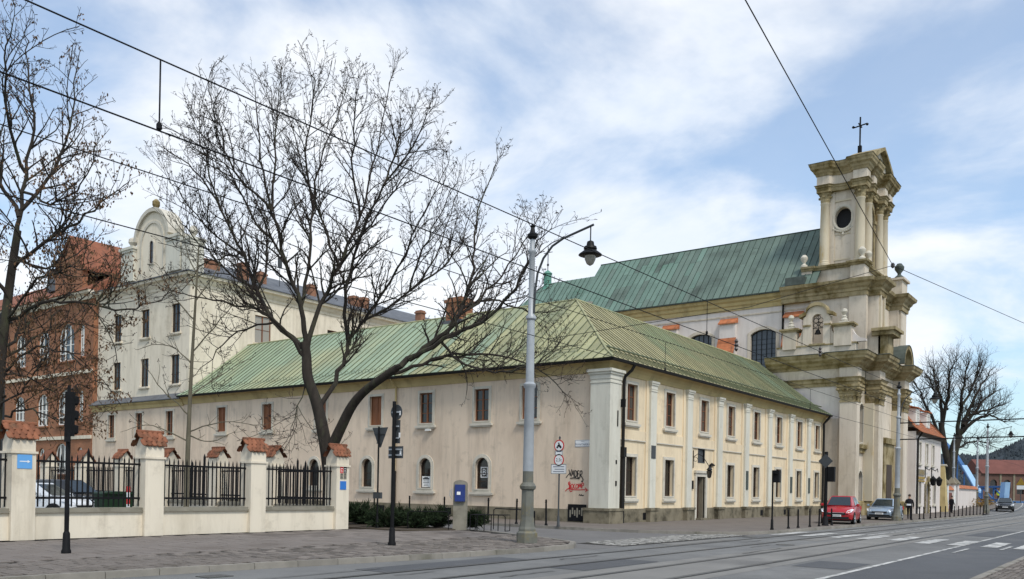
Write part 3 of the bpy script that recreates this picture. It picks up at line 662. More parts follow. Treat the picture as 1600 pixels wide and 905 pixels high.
# notices in the arched windows
q = MB(); q.box(34.0, 34.66, -.12, -.115, 1.66, 2.3, TL); p = q.build('paper_notice', 'sign_white', wing)
q = MB()
for k, (w, h) in enumerate(((.3, .05), (.5, .09), (.42, .03), (.46, .03), (.3, .03), (.36, .03))): q.box(34.33-w/2, 34.33+w/2, -.114, -.112, 2.2-k*.095, 2.2-k*.095+h, TL)
q.build('print', 'sign_back', p)
q = MB(); q.ring(TL, rect(29.8, 30.2, 2.3, 2.8), rect(29.75, 30.25, 2.25, 2.85), -.19, -.17); p = q.build('window_sign', 'sign_white', wing); text('B', .5, TL, 30.0, 2.55, 'sign_white', 'lettering', p, -.172)
# graffiti strokes on the side wall (paint, a few millimetres thick)
def stroke(b, pts, w, T, o=.004):
    n = len(pts); L_ = []; R_ = []
    for i in range(n):
        d = Vector((pts[min(i+1, n-1)][0]-pts[max(i-1, 0)][0], pts[min(i+1, n-1)][1]-pts[max(i-1, 0)][1])); d = d.normalized() if d.length else Vector((1, 0)); k = Vector((-d.y, d.x))*w*(.6 if i in (0, n-1) else 1)/2
        L_.append((pts[i][0]+k.x, pts[i][1]+k.y)); R_.append((pts[i][0]-k.x, pts[i][1]-k.y))
    b.add([T(-a, o, z) for a, z in L_]+[T(-a, o, z) for a, z in R_], [(i, i+1, n+i+1, n+i) for i in range(n-1)])
def curve(p, n=5):
    out = []
    for i in range(len(p)-1):
        a = p[max(i-1, 0)]; b_ = p[i]; c = p[i+1]; d = p[min(i+2, len(p)-1)]
        for k in range(n):
            t = k/n; out.append(tuple(.5*((2*b_[j])+(-a[j]+c[j])*t+(2*a[j]-5*b_[j]+4*c[j]-d[j])*t*t+(-a[j]+3*b_[j]-3*c[j]+d[j])*t**3) for j in (0, 1)))
    return out+[p[-1]]
TG = lambda a, o, z: TL(-a+0, o, z)     # local: a runs rightwards along the wall in view
def graf(name, m, strokes, a0, z0, sc, w):
    b = MB()
    for k, s_ in enumerate(strokes): stroke(b, [(a0+p[0]*sc, z0+p[1]*sc) for p in curve(s_)], w, lambda a, o, z, k=k: TL(a, .004+.0012*k, z))
    b.build(name, m, wing, recalc=False)
vader = [[(-.35, .15), (-.1, .45), (.1, .62), (.22, .6)], [(.0, 1.1), (.1, .9), (.22, .35)], [(.22, .35), (.32, .8), (.42, 1.15)], [(.36, .3), (.5, .75), (.6, 1.05)], [(.6, 1.05), (.68, .6), (.74, .25)], [(.42, .55), (.6, .62), (.74, .6)],
         [(.82, 1.0), (.84, .6), (.88, .25)], [(.76, .98), (1.0, .95), (1.12, .7), (1.05, .35), (.85, .22)], [(1.2, .95), (1.2, .6), (1.24, .2)], [(1.16, .95), (1.42, .98)], [(1.2, .6), (1.4, .64)], [(1.2, .22), (1.46, .2)],
         [(1.52, .15), (1.54, .9)], [(1.5, .9), (1.75, .95), (1.78, .65), (1.55, .5)], [(1.58, .5), (1.75, .3), (1.95, .0), (1.85, -.25), (1.7, -.15)], [(.2, .12), (.8, .16), (1.5, .06)]]
graf('graffiti_black', 'ink_black', vader, -24.25, 2.2, .46, .05)
red = [[(.3, 1.0), (.05, .9), (.1, .65), (.35, .55), (.32, .25), (.05, .3)], [(.15, 1.0), (.2, .1), (.3, .9)], [(.6, .75), (.42, .6), (.45, .3), (.62, .28), (.7, .55), (.6, .75)], [(.95, .75), (.78, .6), (.8, .3), (1.0, .28)], [(1.2, .75), (1.05, .55), (1.1, .28), (1.28, .32), (1.34, .6), (1.2, .75)],
       [(1.4, .25), (1.45, .8), (1.58, .45), (1.7, .8), (1.72, .3)], [(1.85, .25), (1.85, .85), (2.05, .8), (2.05, .6), (1.85, .55)], [(-.35, -.1), (-.1, .15), (.15, .2), (.6, .12), (1.5, .1), (2.2, .12), (2.75, .08)], [(2.25, .35), (2.5, .12), (2.3, -.15)], [(.2, .05), (.4, -.1), (.6, .0)]]
graf('graffiti_red', 'paint_red', red, -24.27, 1.62, .46, .045)
graf('graffiti_black', 'ink_black', [[(0, 0), (.1, .15), (.2, 0), (.3, .15), (.4, 0), (.6, .1)], [(.0, .08), (.6, .02)]], -23.6, 1.36, .5, .035)
b = MB(); b.box(23.1, 24.2, .05, .09, .05, .92, TL); p = b.build('meter_cabinet', 'iron_black', wing)
b = MB()
for k in range(7): a = 23.17+k*.14; b.box(a, a+.08, .09, .093, .25+(k % 3)*.08, .62+(k % 2)*.12, TL)
b.build('poster_scraps', 'concrete', p)
for m0 in (32.2, 37.6, 41.0, 26.3): q = MB(); q.box(m0, m0+.45, .05, .06, .12, .5, TL); q.build('cellar_vent', 'iron_black', wing)
for s0 in (41.0, 58.2, 62.9): q = MB(); q.box(s0, s0+.45, .07, .08, .12, .5, TR); q.build('cellar_vent', 'iron_black', wing)
# ================================================================== TALL CREAM BUILDING
tall = thing('monastery_block', 'tall cream four-storey building with curved baroque gable and slate roof', 'building', (37.4, 67, 0))
X0, XU, M0, M1 = 37.2, 37.55, 59.42, 73.2
TA, TB, TC = PX(X0), PX(XU), PY(M0)
wm_ = [61.3, 65.7, 70.0]
b = MB(); b.wall(TA, rect(M0, M1, 0, 8.0), [rect(a-.5, a+.5, 5.3, 7.2) for a in wm_], .3); b.build('wall', 'plaster_pink', tall, recalc=False)
b = MB(); b.wall(TB, rect(M0, M1, 8.0, 17.2), [rect(a-.6, a+.6, z, z+2.3) for a in wm_ for z in (9.35, 13.35)], .3); b.build('wall', 'plaster_cream', tall, recalc=False)
sw = [44.3, 52, 60]
b = MB(); b.wall(TC, rect(XU, 74, 0, 17.2), [rect(a-.8, a+.8, 13.3, 15.6) for a in sw], .3); b.build('wall', 'plaster_cream', tall, recalc=False)
for a in wm_: window(tall, TA, a, 5.3, 1.0, 1.9, fw=.16, frame='shutter_brown', cols=2, rows=2, back=.15)
for a in wm_:
    for z in (9.35, 13.35): window(tall, TB, a, z, 1.2, 2.3, fw=0, frame='wood_dark', pane='glass_dark', cols=2, rows=3, back=.18, surround='plaster_cream', sillw=.2)
for a in sw: window(tall, TC, a, 13.3, 1.6, 2.3, fw=0, frame='wood_brown', pane='glass_curtain' if a < 50 else 'glass_dark', cols=2, rows=2, back=.15, surround='plaster_cream')
b = MB(); b.sweep([(0, 7.55), (.1, 7.55), (.15, 7.8), (.3, 7.95), (.3, 8.05), (0, 8.05)], [(X0, M1), (X0, M0)]); b.build('string_course', 'cove_ochre', tall)
b = MB(); b.sweep([(-.36, 8.62), (.42, 8.12), (.42, 8.06), (-.36, 8.06)], [(X0, M1), (X0, M0)]); b.build('ledge_roof', 'slate', tall)
b = MB(); b.sweep([(0, 16.9), (.06, 16.9), (.08, 17.1), (.2, 17.25), (.3, 17.45), (.55, 17.55), (.6, 17.75), (0, 17.75)], [(XU, M1), (XU, M0), (74, M0)]); b.build('cornice', 'plaster_cream', tall)
b = MB(); b.sweep([(.55, 17.76), (.68, 17.76), (.68, 17.84), (0, 17.95), (0, 17.76)], [(XU, M1), (XU, M0), (74, M0)]); b.build('eave_flashing', 'slate', tall)
b = MB(); b.prism([(XU+1.2, M0-.5, 17.85), (XU+1.2, 67.3, 21.2), (XU+1.2, M1, 17.85)], (36, 0, 0)); rf = b.build('roof', 'slate', tall)
for i, (s0, m0, h) in enumerate(((43.8, 61.6, 20.2), (45.8, 61.9, 19.9), (51.2, 61.8, 19.9), (56.5, 61.9, 19.9), (57.8, 61.9, 20.0), (66.0, 62.0, 20.2), (40.8, 63.2, 20.2))):
    q = MB(); w = .34 if i < 6 else 1.6; q.box(s0-w, s0+w, m0-.4, m0+.4, 18.3, h); q.box(s0-w-.08, s0+w+.08, m0-.48, m0+.48, h-.3, h-.15); q.build('chimney', 'chimney_brick', rf)
q = MB(); q.tube([(47.5, 61.5, 19), (47.5, 61.5, 21.6)], .03, 4); q.box(47.3, 47.7, 61.45, 61.55, 20.6, 21.5); q.build('aerial', 'sign_back', rf)
# gable on the front
c0 = 64.95
def gable_pts(dm=0):
    pts = [(70.3, 17.9), (70.3, 18.6)]
    left = [(69.9, 18.6), (69.6, 18.9), (69.35, 19.4), (69.3, 20.8), (67.4, 20.8), (67.3, 21.1)]
    arc = [(c0+2.3*math.cos(R(t)), 21.15+2.3*math.sin(R(t))) for t in range(10, 171, 10)]
    rgt = [(62.6, 21.1), (62.5, 20.8), (60.6, 20.8), (60.55, 20.2), (60.2, 19.3), (59.8, 18.9), (59.5, 18.6), (59.5, 17.9)]
    return pts+left+arc+rgt
b = MB(); b.prism([(XU+.05, a, z) for a, z in gable_pts()], (.55, 0, 0)); gb = b.build('gable', 'plaster_cream', tall)
b = MB(); pr = [(c0+2.3*math.cos(R(t)), 21.15+2.3*math.sin(R(t))) for t in range(5, 176, 10)]
b.ring(lambda a, o, z: (XU+.05-o, a, z), pr, [(c0+2.62*math.cos(R(t)), 21.15+2.62*math.sin(R(t))) for t in range(5, 176, 10)], -1.2, .2, closed=False); b.build('arch_coping', 'frame_stone', gb)
b = MB(); inn = [(c0-1.55, 18.6)]+[(c0-1.55*math.cos(R(t)), 20.8+1.75*math.sin(R(t))) for t in range(0, 181, 15)]+[(c0+1.55, 18.6)]
b.ring(TB, inn, [(a+(.18 if a > c0 else -.18), z+.16) for a, z in inn], -.06, .02, closed=False); b.build('arch_moulding', 'frame_stone', gb)
for a in (68.35, 61.55):
    q = MB(); q.box(XU-.2, XU+.75, a-.95, a+.95, 18.2, 20.8); q.box(XU-.35, XU+.9, a-1.1, a+1.1, 20.8, 21.02); q.box(XU-.28, XU+.8, a-1.0, a+1.0, 20.6, 20.8); p = q.build('gable_pier', 'plaster_white', tall)
    q = MB(); q.lathe([(.2, 0), (.12, .1), (.16, .2), (.38, .5), (.34, .8), (.12, .95), (.0, 1.0)], (XU+.3, a, 21.02), 10); q.build('ball_finial', 'frame_stone', p)
for a in (59.6,):
    q = MB(); q.box(XU-.3, XU+.9, a-.55, a+.55, 17.9, 20.3); q.box(XU-.42, XU+1.02, a-.68, a+.68, 20.3, 20.5); q.box(XU-.35, XU+.95, a-.6, a+.6, 20.1, 20.3); p = q.build('corner_pedestal', 'plaster_white', tall)
    q = MB(); q.lathe([(.3, 0), (.14, .12), (.16, .25), (.36, .55), (.3, .85), (.1, 1.0), (.0, 1.05)], (XU+.3, a, 20.5), 10); q.build('ball_finial', 'frame_stone', p)
b = MB(); b.prism([(XU+.1, a, z) for a, z in [(60.6, 21.0), (60.55, 19.8), (60.4, 19.0), (60.1, 18.4), (60.0, 18.2), (60.3, 18.2), (60.62, 18.8), (60.8, 21.0)]], (.5, 0, 0)); b.build('volute', 'copper_trim', gb)
b = MB(); b.lathe([(.3, 0), (.2, .2), (.12, .3), (.3, .6), (.3, .9), (.1, 1.1), (.0, 1.15)], (XU+.3, c0, 23.45), 10); b.build('top_finial', 'church_stone', gb)
b = MB(); b.tube([(XU+.6, c0-.9, 23), (XU+.6, c0-1.1, 26)], .02, 4); b.build('lightning_rod', 'iron_black', gb)
window(tall, lambda a, o, z: (XU+.05-o, a, z), c0, 19.3, .5, 1.8, rise=.25, fw=.12, frame='wood_dark', cols=1, rows=3, back=-.005, sill=False, proud=.07)
# ================================================================== BRICK BUILDING
bk = thing('brick_building', 'orange brick school-like building with white arched windows behind the left tree', 'building', (37.2, 85, 0))
TBk = PX(37.15)
wins = [(78.0, 12.3, 2.9, 3.4, 1.2), (78.0, 6.6, 2.9, 3.2, 1.0), (78.6, 2.2, 2.4, 2.8, 1.2), (75.2, 12.5, .9, 2.9, .3), (75.2, 6.8, .9, 2.8, .3), (75.2, 2.2, .9, 2.4, .45), (82.3, 12.3, 2.2, 3.2, .8), (82.3, 6.6, 2.2, 3.0, .8), (82.3, 2.2, 1.2, 2.4, .6), (87, 12.3, 2.2, 3.2, .8), (87, 6.6, 2.2, 3.0, .8), (92, 12.3, 2.2, 3.2, .8), (92, 6.6, 2.2, 3.0, .8)]
b = MB(); b.wall(TBk, rect(73.22, 110, 0, 18.0), [arch(a, z, w, h, r_) for a, z, w, h, r_ in wins], .35); b.build('wall', 'brick_orange', bk, recalc=False)
for a, z, w, h, r_ in wins: window(bk, TBk, a, z, w, h, rise=r_, fw=0, frame='white_paint', pane='glass_dark', surround='brick_orange', cols=3 if w > 1.5 else 2, rows=3, back=.2, bar=.07, fr=.14)
for z in (5.3, 11.0): b = MB(); b.box(73.22, 110, 0, .12, z, z+.3, TBk); b.build('string_course', 'plaster_cream', bk)
b = MB(); b.sweep([(0, 17.4), (.15, 17.4), (.25, 17.7), (.5, 17.9), (.5, 18.1), (0, 18.1)], [(37.15, 110), (37.15, 73.22)]); b.build('cornice', 'plaster_cream', bk)
b = MB(); b.box(37.16, 52, 73.22, 73.5, 0, 18.1); b.build('side_wall', 'brick_orange', bk)
b = MB(); b.prism([(36.5, 73.3, 18.1), (43, 73.3, 22.2), (52, 73.3, 18.1)], (0, 37, 0)); rf = b.build('roof', 'old_tile', bk)
b = MB(); b.prism([(37.1, 75.3, 18.1), (37.1, 75.3, 20.2), (37.1, 77.6, 22.9), (37.1, 80.2, 20.2), (37.1, 80.2, 18.1)], (.5, 0, 0)); b.build('gable', 'brick_orange', bk)
b = MB(); b.prism([(37.0, 75.0, 20.1), (37.0, 77.6, 23.15), (37.0, 80.5, 20.1), (37.0, 80.5, 20.4), (37.0, 77.6, 23.5), (37.0, 75.0, 20.4)], (7, 0, 0)); b.build('gable_roof', 'old_tile', rf)
b = MB(); b.box(38.4, 40, 83, 84.6, 19.5, 21.6); b.build('roof_light', 'slate', rf)
b = MB(); b.tube([(37.1, 73.6, 9.6), (36.2, 73.6, 9.9), (35.9, 73.6, 9.8)], .05, 6); wl_ = b.build('wall_lamp', 'lamp_black', bk); b = MB(); b.lathe([(.05, .5), (.1, .35), (.45, .1), (.42, 0), (.0, 0)], (35.9, 73.6, 9.3), 10); b.build('lamp_shade', 'lamp_black', wl_)
# ================================================================== CHURCH
rng = random.Random(23)
church = thing('baroque_church', 'beige baroque church with dark green nave roof and screen tower bearing a cross', 'church', (80.3, 24, 0))
def vwall(b, path, z0, z1):
    n = len(path); b.add([(x, y, z) for x, y in path for z in (z0, z1)], [(2*i, 2*i+2, 2*i+3, 2*i+1) for i in range(n-1)]); return b
def capital(parent, x0, x1, y0, y1, z0, z1, m='church_stone'):
    b = MB(); h = z1-z0; d0 = .05
    b.box(x0-.05, x1+.05, y0-.05, y1+.05, z0, z0+.1)
    st = [(0, .08, .30), (.06, .30, .52), (.12, .52, .72), (.20, .72, .88), (.27, .88, 1.0)]
    for d, a, c in st: b.box(x0-d, x1+d, y0-d, y1+d, z0+a*h, z0+c*h)
    def leaf(px, py, nx, ny, w, za, zb, out):          # acanthus tongue curling outwards
        tx, ty = -ny, nx; vs = []
        for t, o, ww in ((0, .02, 1), (.5, .05, .95), (.85, out, .7), (.95, out+.05, .35), (.8, out+.06, .2)):
            z = za+(zb-za)*t; vs += [(px+nx*o-tx*w*ww/2, py+ny*o-ty*w*ww/2, z), (px+nx*o+tx*w*ww/2, py+ny*o+ty*w*ww/2, z)]
        b.add(vs, [(2*i, 2*i+1, 2*i+3, 2*i+2) for i in range(4)])
    for k in range(4):
        t = (k+.5)/4
        for r_, (za, zb, out) in enumerate(((.06, .42, .16), (.36, .72, .24))):
            tt = t if r_ == 0 else (t+.125) % 1
            w = (x1-x0)/4*.95; leaf(x0+(x1-x0)*tt, y0, 0, -1, w, z0+za*h, z0+zb*h, out)
            w = (y1-y0)/4*.95; leaf(x0, y0+(y1-y0)*tt, -1, 0, w, z0+za*h, z0+zb*h, out)
    for x, y in ((x0, y0), (x1, y0), (x0, y1)): b.lathe([(.05, -.06), (.15, -.02), (.17, .06), (.12, .16), (.03, .2)], (x+(-.14 if x == x0 else .14), y+(-.14 if y == y0 else .14), z0+.7*h), 8)
    return b.build('capital', m, parent)
# --- lower order
A = [(72.9, 27), (72.9, 20.78), (72.5, 20.78), (72.5, 19.44), (73.5, 19.44), (73.5, 19.62), (75.6, 19.62), (75.6, 18.48), (77.2, 18.48), (77.2, 19.2), (83.2, 19.2), (83.2, 18.2), (84.9, 18.2), (84.9, 19.5), (88.2, 19.5), (88.2, 27)]
b = MB(); vwall(b, A[:6], 0, 10.7); vwall(b, A[6:], 0, 10.7); low = b.build('wall', 'church_plaster', church, recalc=False)
b = MB(); vwall(b, [(72.88, 27), (72.88, 20.8)], 8.0, 10.72); b.build('wall_field', 'church_white', church, recalc=False)
TF = PY(19.62)
b = MB(); b.wall(TF, rect(73.5, 75.6, 0, 10.7), [arch(74.45, .1, 1.3, 3.6, .5), arch(74.45, 6.1, 1.2, 3.2, .35)], .5); b.build('wall', 'church_plaster', church, recalc=False)
window(church, TF, 74.45, 6.1, 1.2, 3.2, rise=.35, fw=.15, frame='wood_dark', cols=2, rows=4, back=.4)
window(church, TF, 74.45, .1, 1.3, 3.6, rise=.5, fw=.2, frame='sign_back', pane='glass_lead', cols=2, rows=4, back=.4, sill=False, name='side_door')
b = MB(); b.box(73.62, 75.35, 0, .35, 5.55, 5.9, TF); b.box(73.75, 75.2, 0, .2, 5.2, 5.55, TF); b.build('window_apron', 'church_stone', church)
b = MB(); b.sweep([(0, 0), (.26, 0), (.26, .95), (.2, 1.0), (.2, 1.08), (.1, 1.2), (0, 1.2)], A); b.build('base_course', 'church_stone', church)
caps = [(72.5, 73.5, 19.44, 20.78), (75.6, 77.2, 18.48, 19.6), (83.2, 84.9, 18.2, 19.5)]
for c in caps: capital(church, *c, 9.3, 10.72)
for x0, x1, y0, y1 in caps[1:]:          # layered strips beside the piers
    b = MB(); b.box(x0-.3, x0, y0+.35, y1, 1.2, 9.4); b.box(x1, x1+.35, y0+.35, y1, 1.2, 9.4); b.build('pier_strip', 'column_stone', church)
b = MB(); b.box(78.6, 82.0, 18.7, 19.3, 0, 6.2); b.box(78.3, 82.3, 18.5, 19.3, 6.2, 6.7); b.build('portal', 'church_stone', church)
b = MB(); b.box(79.4, 81.2, 18.66, 18.72, 0, 4.4); b.build('portal_door', 'wood_dark', church)
b = MB(); b.sweep([(0, 10.7), (.12, 10.7), (.12, 10.95), (.2, 11.0), (.2, 11.2), (.32, 11.35), (0, 11.35)], A); b.build('architrave', 'church_stone', church)
b = MB(); b.sweep([(0, 11.35), (.06, 11.35), (.06, 12.15), (0, 12.15)], A); b.build('frieze', 'church_plaster', church)
b = MB(); b.sweep([(0, 12.15), (.14, 12.15), (.2, 12.3), (.42, 12.45), (.5, 12.6), (.82, 12.78), (.86, 12.95), (.95, 13.05), (1.02, 13.3), (0, 13.4)], A); cn = b.build('cornice', 'church_stone', church)
b = MB(); b.sweep([(0, 13.41), (.98, 13.31), (1.07, 13.33), (.98, 13.38), (0, 13.5)], A); b.build('cornice_flashing', 'lead_flashing', cn)
b = MB(); b.prism([(x, y, 13.32) for x, y in A], (0, 0, .1)); b.build('terrace', 'lead_flashing', church)
# --- attic with bell arch on the flank
XA = 72.75; TA2 = PX(XA)
b = MB(); b.box(XA, XA+.7, 19.7, 26.2, 13.4, 14.15); at = b.build('attic', 'church_plaster', church)
b = MB(); b.box(XA-.06, XA+.76, 19.64, 26.26, 14.15, 14.27); b.build('attic_moulding', 'church_stone', at)
b = MB(); ho = arch(22.8, 14.3, .95, 2.55, .475)
out_ = [(21.75, 14.27), (24.0, 14.27), (24.0, 16.6), (23.75, 16.75)]+[(22.85+.95*math.cos(R(t)), 16.7+.85*math.sin(R(t))) for t in range(15, 166, 15)]+[(21.95, 16.75), (21.75, 16.6)]
b.wall(TA2, out_, [ho], .6); b.wall(PX(XA+.6), out_, [ho], .0); n_ = len(out_)
b.add([(XA, a, z) for a, z in out_]+[(XA+.6, a, z) for a, z in out_], [(i, (i+1) % n_, (i+1) % n_+n_, i+n_) for i in range(n_)]); ba = b.build('bell_arch', 'church_plaster', church, recalc=False)
top = [(21.45, 16.6), (21.75, 16.72), (22.0, 16.8)]+[(22.87+.9*math.cos(R(t)), 16.8+.75*math.sin(R(t))) for t in range(165, 14, -15)]+[(23.75, 16.8), (24.0, 16.72), (24.3, 16.6)]
b = MB(); b.ring(TA2, top, [(a, z+.28) for a, z in top], -.7, .2, closed=False); b.build('arch_cornice', 'church_stone', ba)
b = MB(); b.box(22.15, 23.45, .0, .16, 14.2, 14.34, TA2); b.box(21.72, 22.25, .0, .08, 15.85, 15.98, TA2); b.box(23.35, 24.02, .0, .08, 15.85, 15.98, TA2); b.build('impost', 'church_stone', ba)
b = MB()                                   # wrought ironwork with a small bell
for cy_, cz_, r_ in ((22.6, 16.35, .2), (23.0, 16.35, .2), (22.8, 16.6, .16), (22.55, 15.95, .17), (23.05, 15.95, .17), (22.8, 16.05, .14)):
    b.tube([(XA+.3, cy_+r_*math.cos(t*.7), cz_+r_*math.sin(t*.7)) for t in range(10)], .028, 4)
b.tube([(XA+.3, 22.35, 15.7), (XA+.3, 23.25, 15.7)], .04, 4); b.tube([(XA+.3, 22.8, 15.5), (XA+.3, 22.8, 16.8)], .03, 4); b.tube([(XA+.3, 22.35, 15.2), (XA+.3, 22.4, 16.3)], .03, 4)
gr = b.build('iron_scrollwork', 'iron_black', ba)
b = MB(); b.lathe([(.3, 0), (.22, .1), (.17, .3), (.08, .4), (.0, .42)], (XA+.3, 22.85, 15.2), 10); b.build('bell', 'iron_black', gr)
for y0, y1, z1 in ((24.55, 25.7, 15.5), (20.0, 21.4, 15.6)):
    b = MB(); b.box(XA-.15, XA+.75, y0, y1, 14.0, z1); p = b.build('urn_pedestal', 'church_plaster', church)
    b = MB(); b.box(XA-.28, XA+.88, y0-.13, y1+.13, z1, z1+.12); b.box(XA-.38, XA+.98, y0-.24, y1+.24, z1+.12, z1+.26); b.build('pedestal_cap', 'church_stone', p)
    yc = (y0+y1)/2; b = MB(); b.box(XA, XA+.6, yc-.35, yc+.35, z1+.26, z1+.45); b.lathe([(.26, 0), (.3, .12), (.2, .28), (.24, .4), (.1, .5), (.12, .55), (.26, .8), (.2, 1.02), (.0, 1.1)], (XA+.3, yc, z1+.45), 10); b.build('urn', 'frame_stone', p)
b = MB(); b.prism([(XA+.1, a, z) for a, z in [(20.0, 14.27), (20.0, 15.3), (19.75, 14.9), (19.4, 14.6), (18.9, 14.45), (18.9, 14.27)]], (.4, 0, 0)); b.build('volute', 'church_white', at)
b = MB(); b.prism([(XA+.1, a, z) for a, z in [(21.4, 14.27), (21.75, 14.27), (21.75, 15.9), (21.6, 15.3), (21.4, 15.0)]], (.4, 0, 0)); b.prism([(XA+.1, a, z) for a, z in [(24.0, 14.27), (24.55, 14.27), (24.55, 14.8), (24.25, 15.1), (24.0, 15.9)]], (.4, 0, 0)); b.build('volute', 'church_plaster', at)
# --- second stage
B_ = [(74.6, 24), (74.6, 20.72), (74.6, 19.5), (75.2, 19.5), (75.2, 18.55), (77, 18.55), (77, 19.4), (82.5, 19.4), (82.5, 18.43), (84.6, 18.43), (84.6, 19.5), (86, 19.5), (86, 24)]
b = MB(); vwall(b, B_, 13.35, 18.5); b.build('stage_wall', 'church_plaster', church, recalc=False)
b = MB(); b.box(74.45, 75.05, 19.35, 20.75, 13.4, 18.6); b.box(82.3, 82.5, 18.6, 19.4, 13.4, 18.4); b.build('stage_pilaster', 'church_plaster', church)
b = MB(); b.box(75.3, 75.6, 18.4, 18.56, 13.4, 18.5); b.box(76.5, 76.8, 18.4, 18.56, 13.4, 18.5); b.build('stage_strip', 'column_stone', church)
Bc = [(74.45, 26.5), (74.45, 19.35), (75.1, 19.35), (75.1, 18.45), (77.1, 18.45), (77.1, 19.4), (82.4, 19.4), (82.4, 18.35), (84.7, 18.35), (84.7, 19.5), (86, 19.5), (86, 26)]
b = MB(); b.sweep([(-.3, 18.4), (.05, 18.4), (.08, 18.75), (.16, 18.8), (.16, 19.0), (.3, 19.15), (.4, 19.35), (.62, 19.5), (.68, 19.75), (-.3, 19.8)], Bc); b.build('stage_cornice', 'church_stone', church)
b = MB(); b.prism([(x, y, 19.6) for x, y in Bc], (0, 0, .22)); b.build('stage_deck', 'lead_flashing', church)
# broken pediment pieces on the main cornice
b = MB(); b.box(75.3, 77.2, 17.8, 19.0, 13.4, 15.0); b.box(74.9, 77.5, 17.3, 19.0, 15.0, 15.35); b.box(74.7, 77.7, 17.1, 19.0, 15.35, 15.6); b.build('pediment_block', 'church_stone', church)
b = MB(); arcp = [(83.0+1.45*math.cos(R(t)), 13.4+1.5*math.sin(R(t))) for t in range(0, 181, 15)]
b.ring(PY(18.9), arcp, [(83.0+(p[0]-83.0)*1.22, 13.4+(p[1]-13.4)*1.22) for p in arcp], -.1, 1.1, closed=False); b.build('segmental_pediment', 'church_stone', church)
b = MB(); b.ring(PY(18.9), [(83.0+(p[0]-83)*1.225, 13.4+(p[1]-13.4)*1.225) for p in arcp], [(83.0+(p[0]-83.0)*1.26, 13.4+(p[1]-13.4)*1.26) for p in arcp], -.1, 1.15, closed=False); b.build('pediment_flashing', 'lead_flashing', church)
def ball(parent, x, y, z, s=1, m='frame_stone', name='ball_finial'):
    q = MB(); q.lathe([(.3*s, 0), (.3*s, .15*s), (.12*s, .3*s), (.12*s, .4*s), (.3*s, .65*s), (.32*s, .85*s), (.15*s, 1.08*s), (.0, 1.12*s)], (x, y, z), 12); return q.build(name, m, parent, smooth=True)
# --- pedestal stage and tower
Cp = [(75.7, 25.2), (75.7, 24.3), (76.0, 24.3), (76.0, 21.0), (75.6, 21.0), (75.6, 19.85), (77.0, 19.85), (77.0, 20.2), (83.3, 20.2), (83.3, 19.85), (84.7, 19.85), (84.7, 24.3)]
b = MB(); b.prism([(x, y, 19.75) for x, y in Cp+[(84.7, 25.2)]], (0, 0, 1.7)); pd = b.build('tower_pedestal', 'church_plaster', church)
b = MB(); b.sweep([(-.2, 21.3), (.1, 21.3), (.18, 21.45), (.28, 21.5), (.32, 21.66), (-.2, 21.72)], Cp); b.build('pedestal_cornice', 'church_stone', pd)
b = MB(); b.sweep([(-.1, 19.75), (.14, 19.75), (.14, 20.1), (.05, 20.2), (-.1, 20.2)], Cp); b.build('pedestal_base', 'church_stone', pd)
for x, y in ((75.75, 20.1), (75.75, 25.0), (77.3, 20.0)): ball(pd, x, y, 21.7, 1.0)
b = MB(); b.box(82.6, 84.6, 18.4, 19.4, 19.8, 21.2); b.box(82.4, 84.8, 18.2, 19.5, 21.2, 21.4); q_ = b.build('side_pedestal', 'church_plaster', church); ball(q_, 83.2, 18.8, 21.4, 1.3, 'lead_flashing', 'urn')
TW0, TW1, TY0, TY1 = 76.45, 83.75, 20.65, 23.25
TT, TS = PY(TY0), PX(TW0)
def oval(c, z, rx, rz, n=20): return [(c+rx*math.cos(2*math.pi*i/n), z+rz*math.sin(2*math.pi*i/n)) for i in range(n)]
ov = oval(21.9, 25.75, .72, .92)
b = MB(); b.wall(TS, rect(TY0, TY1, 21.6, 28.3), [ov], .45); b.wall(TT, rect(TW0, TW1, 21.6, 28.3), [arch(80.1, 21.7, 2.3, 5.9, 1.15)], .5)
b.add([(TW1, TY0, 21.6), (TW1, TY1, 21.6), (TW1, TY1, 28.3), (TW1, TY0, 28.3), (TW0, TY1, 21.6), (TW0, TY1, 28.3)], [(0, 1, 2, 3), (1, 4, 5, 2)]); tw = b.build('tower', 'church_plaster', church, recalc=False)
b = MB(); b.ring(TS, ov, oval(21.9, 25.75, .95, 1.16), -.05, .1); b.ring(TS, oval(21.9, 25.75, .80, 1.0), oval(21.9, 25.75, .88, 1.09), .1, .15); b.build('oval_window', 'frame_stone', tw)
b = MB(); b.box(TW0+.5, TW0+.6, TY0+.1, TY1-.1, 24.2, 27.4); b.build('oval_dark_sheet', 'ink_black', tw)  # black sheet added behind the open oval; its colour stands in for inner shade
b = MB()                                   # garland under the oval
for t in range(-5, 6):
    a = 21.9+t*.16; z = 24.55+.012*t*t; b.lathe([(.02, -.1), (.11, -.04), (.12, .05), (.03, .12)], (TW0-.06, a, z), 6)
b.lathe([(.02, -.22), (.12, -.1), (.12, .05), (.03, .1)], (TW0-.06, 21.9, 24.4), 6); b.build('garland', 'frame_stone', tw)
b = MB(); b.ring(TS, rect(21.2, 22.6, 22.2, 24.3), rect(21.1, 22.7, 22.1, 24.4), -.02, .04); b.box(20.95, 22.85, 0, .08, 27.2, 27.35, TS); b.build('panel_moulding', 'column_stone', tw)
b = MB(); b.ring(TT, arch(80.1, 21.7, 2.3, 5.9, 1.15), grow_poly(arch(80.1, 21.7, 2.3, 5.9, 1.15), .3), -.02, .12); b.box(78.5, 78.98, 0, .2, 26.2, 26.5, TT); b.box(81.22, 81.7, 0, .2, 26.2, 26.5, TT); b.build('arch_surround', 'church_stone', tw)
b = MB(); b.box(77.0, 83.2, 22.7, 22.75, 21.7, 28); b.build('belfry_back', 'church_plaster', tw)
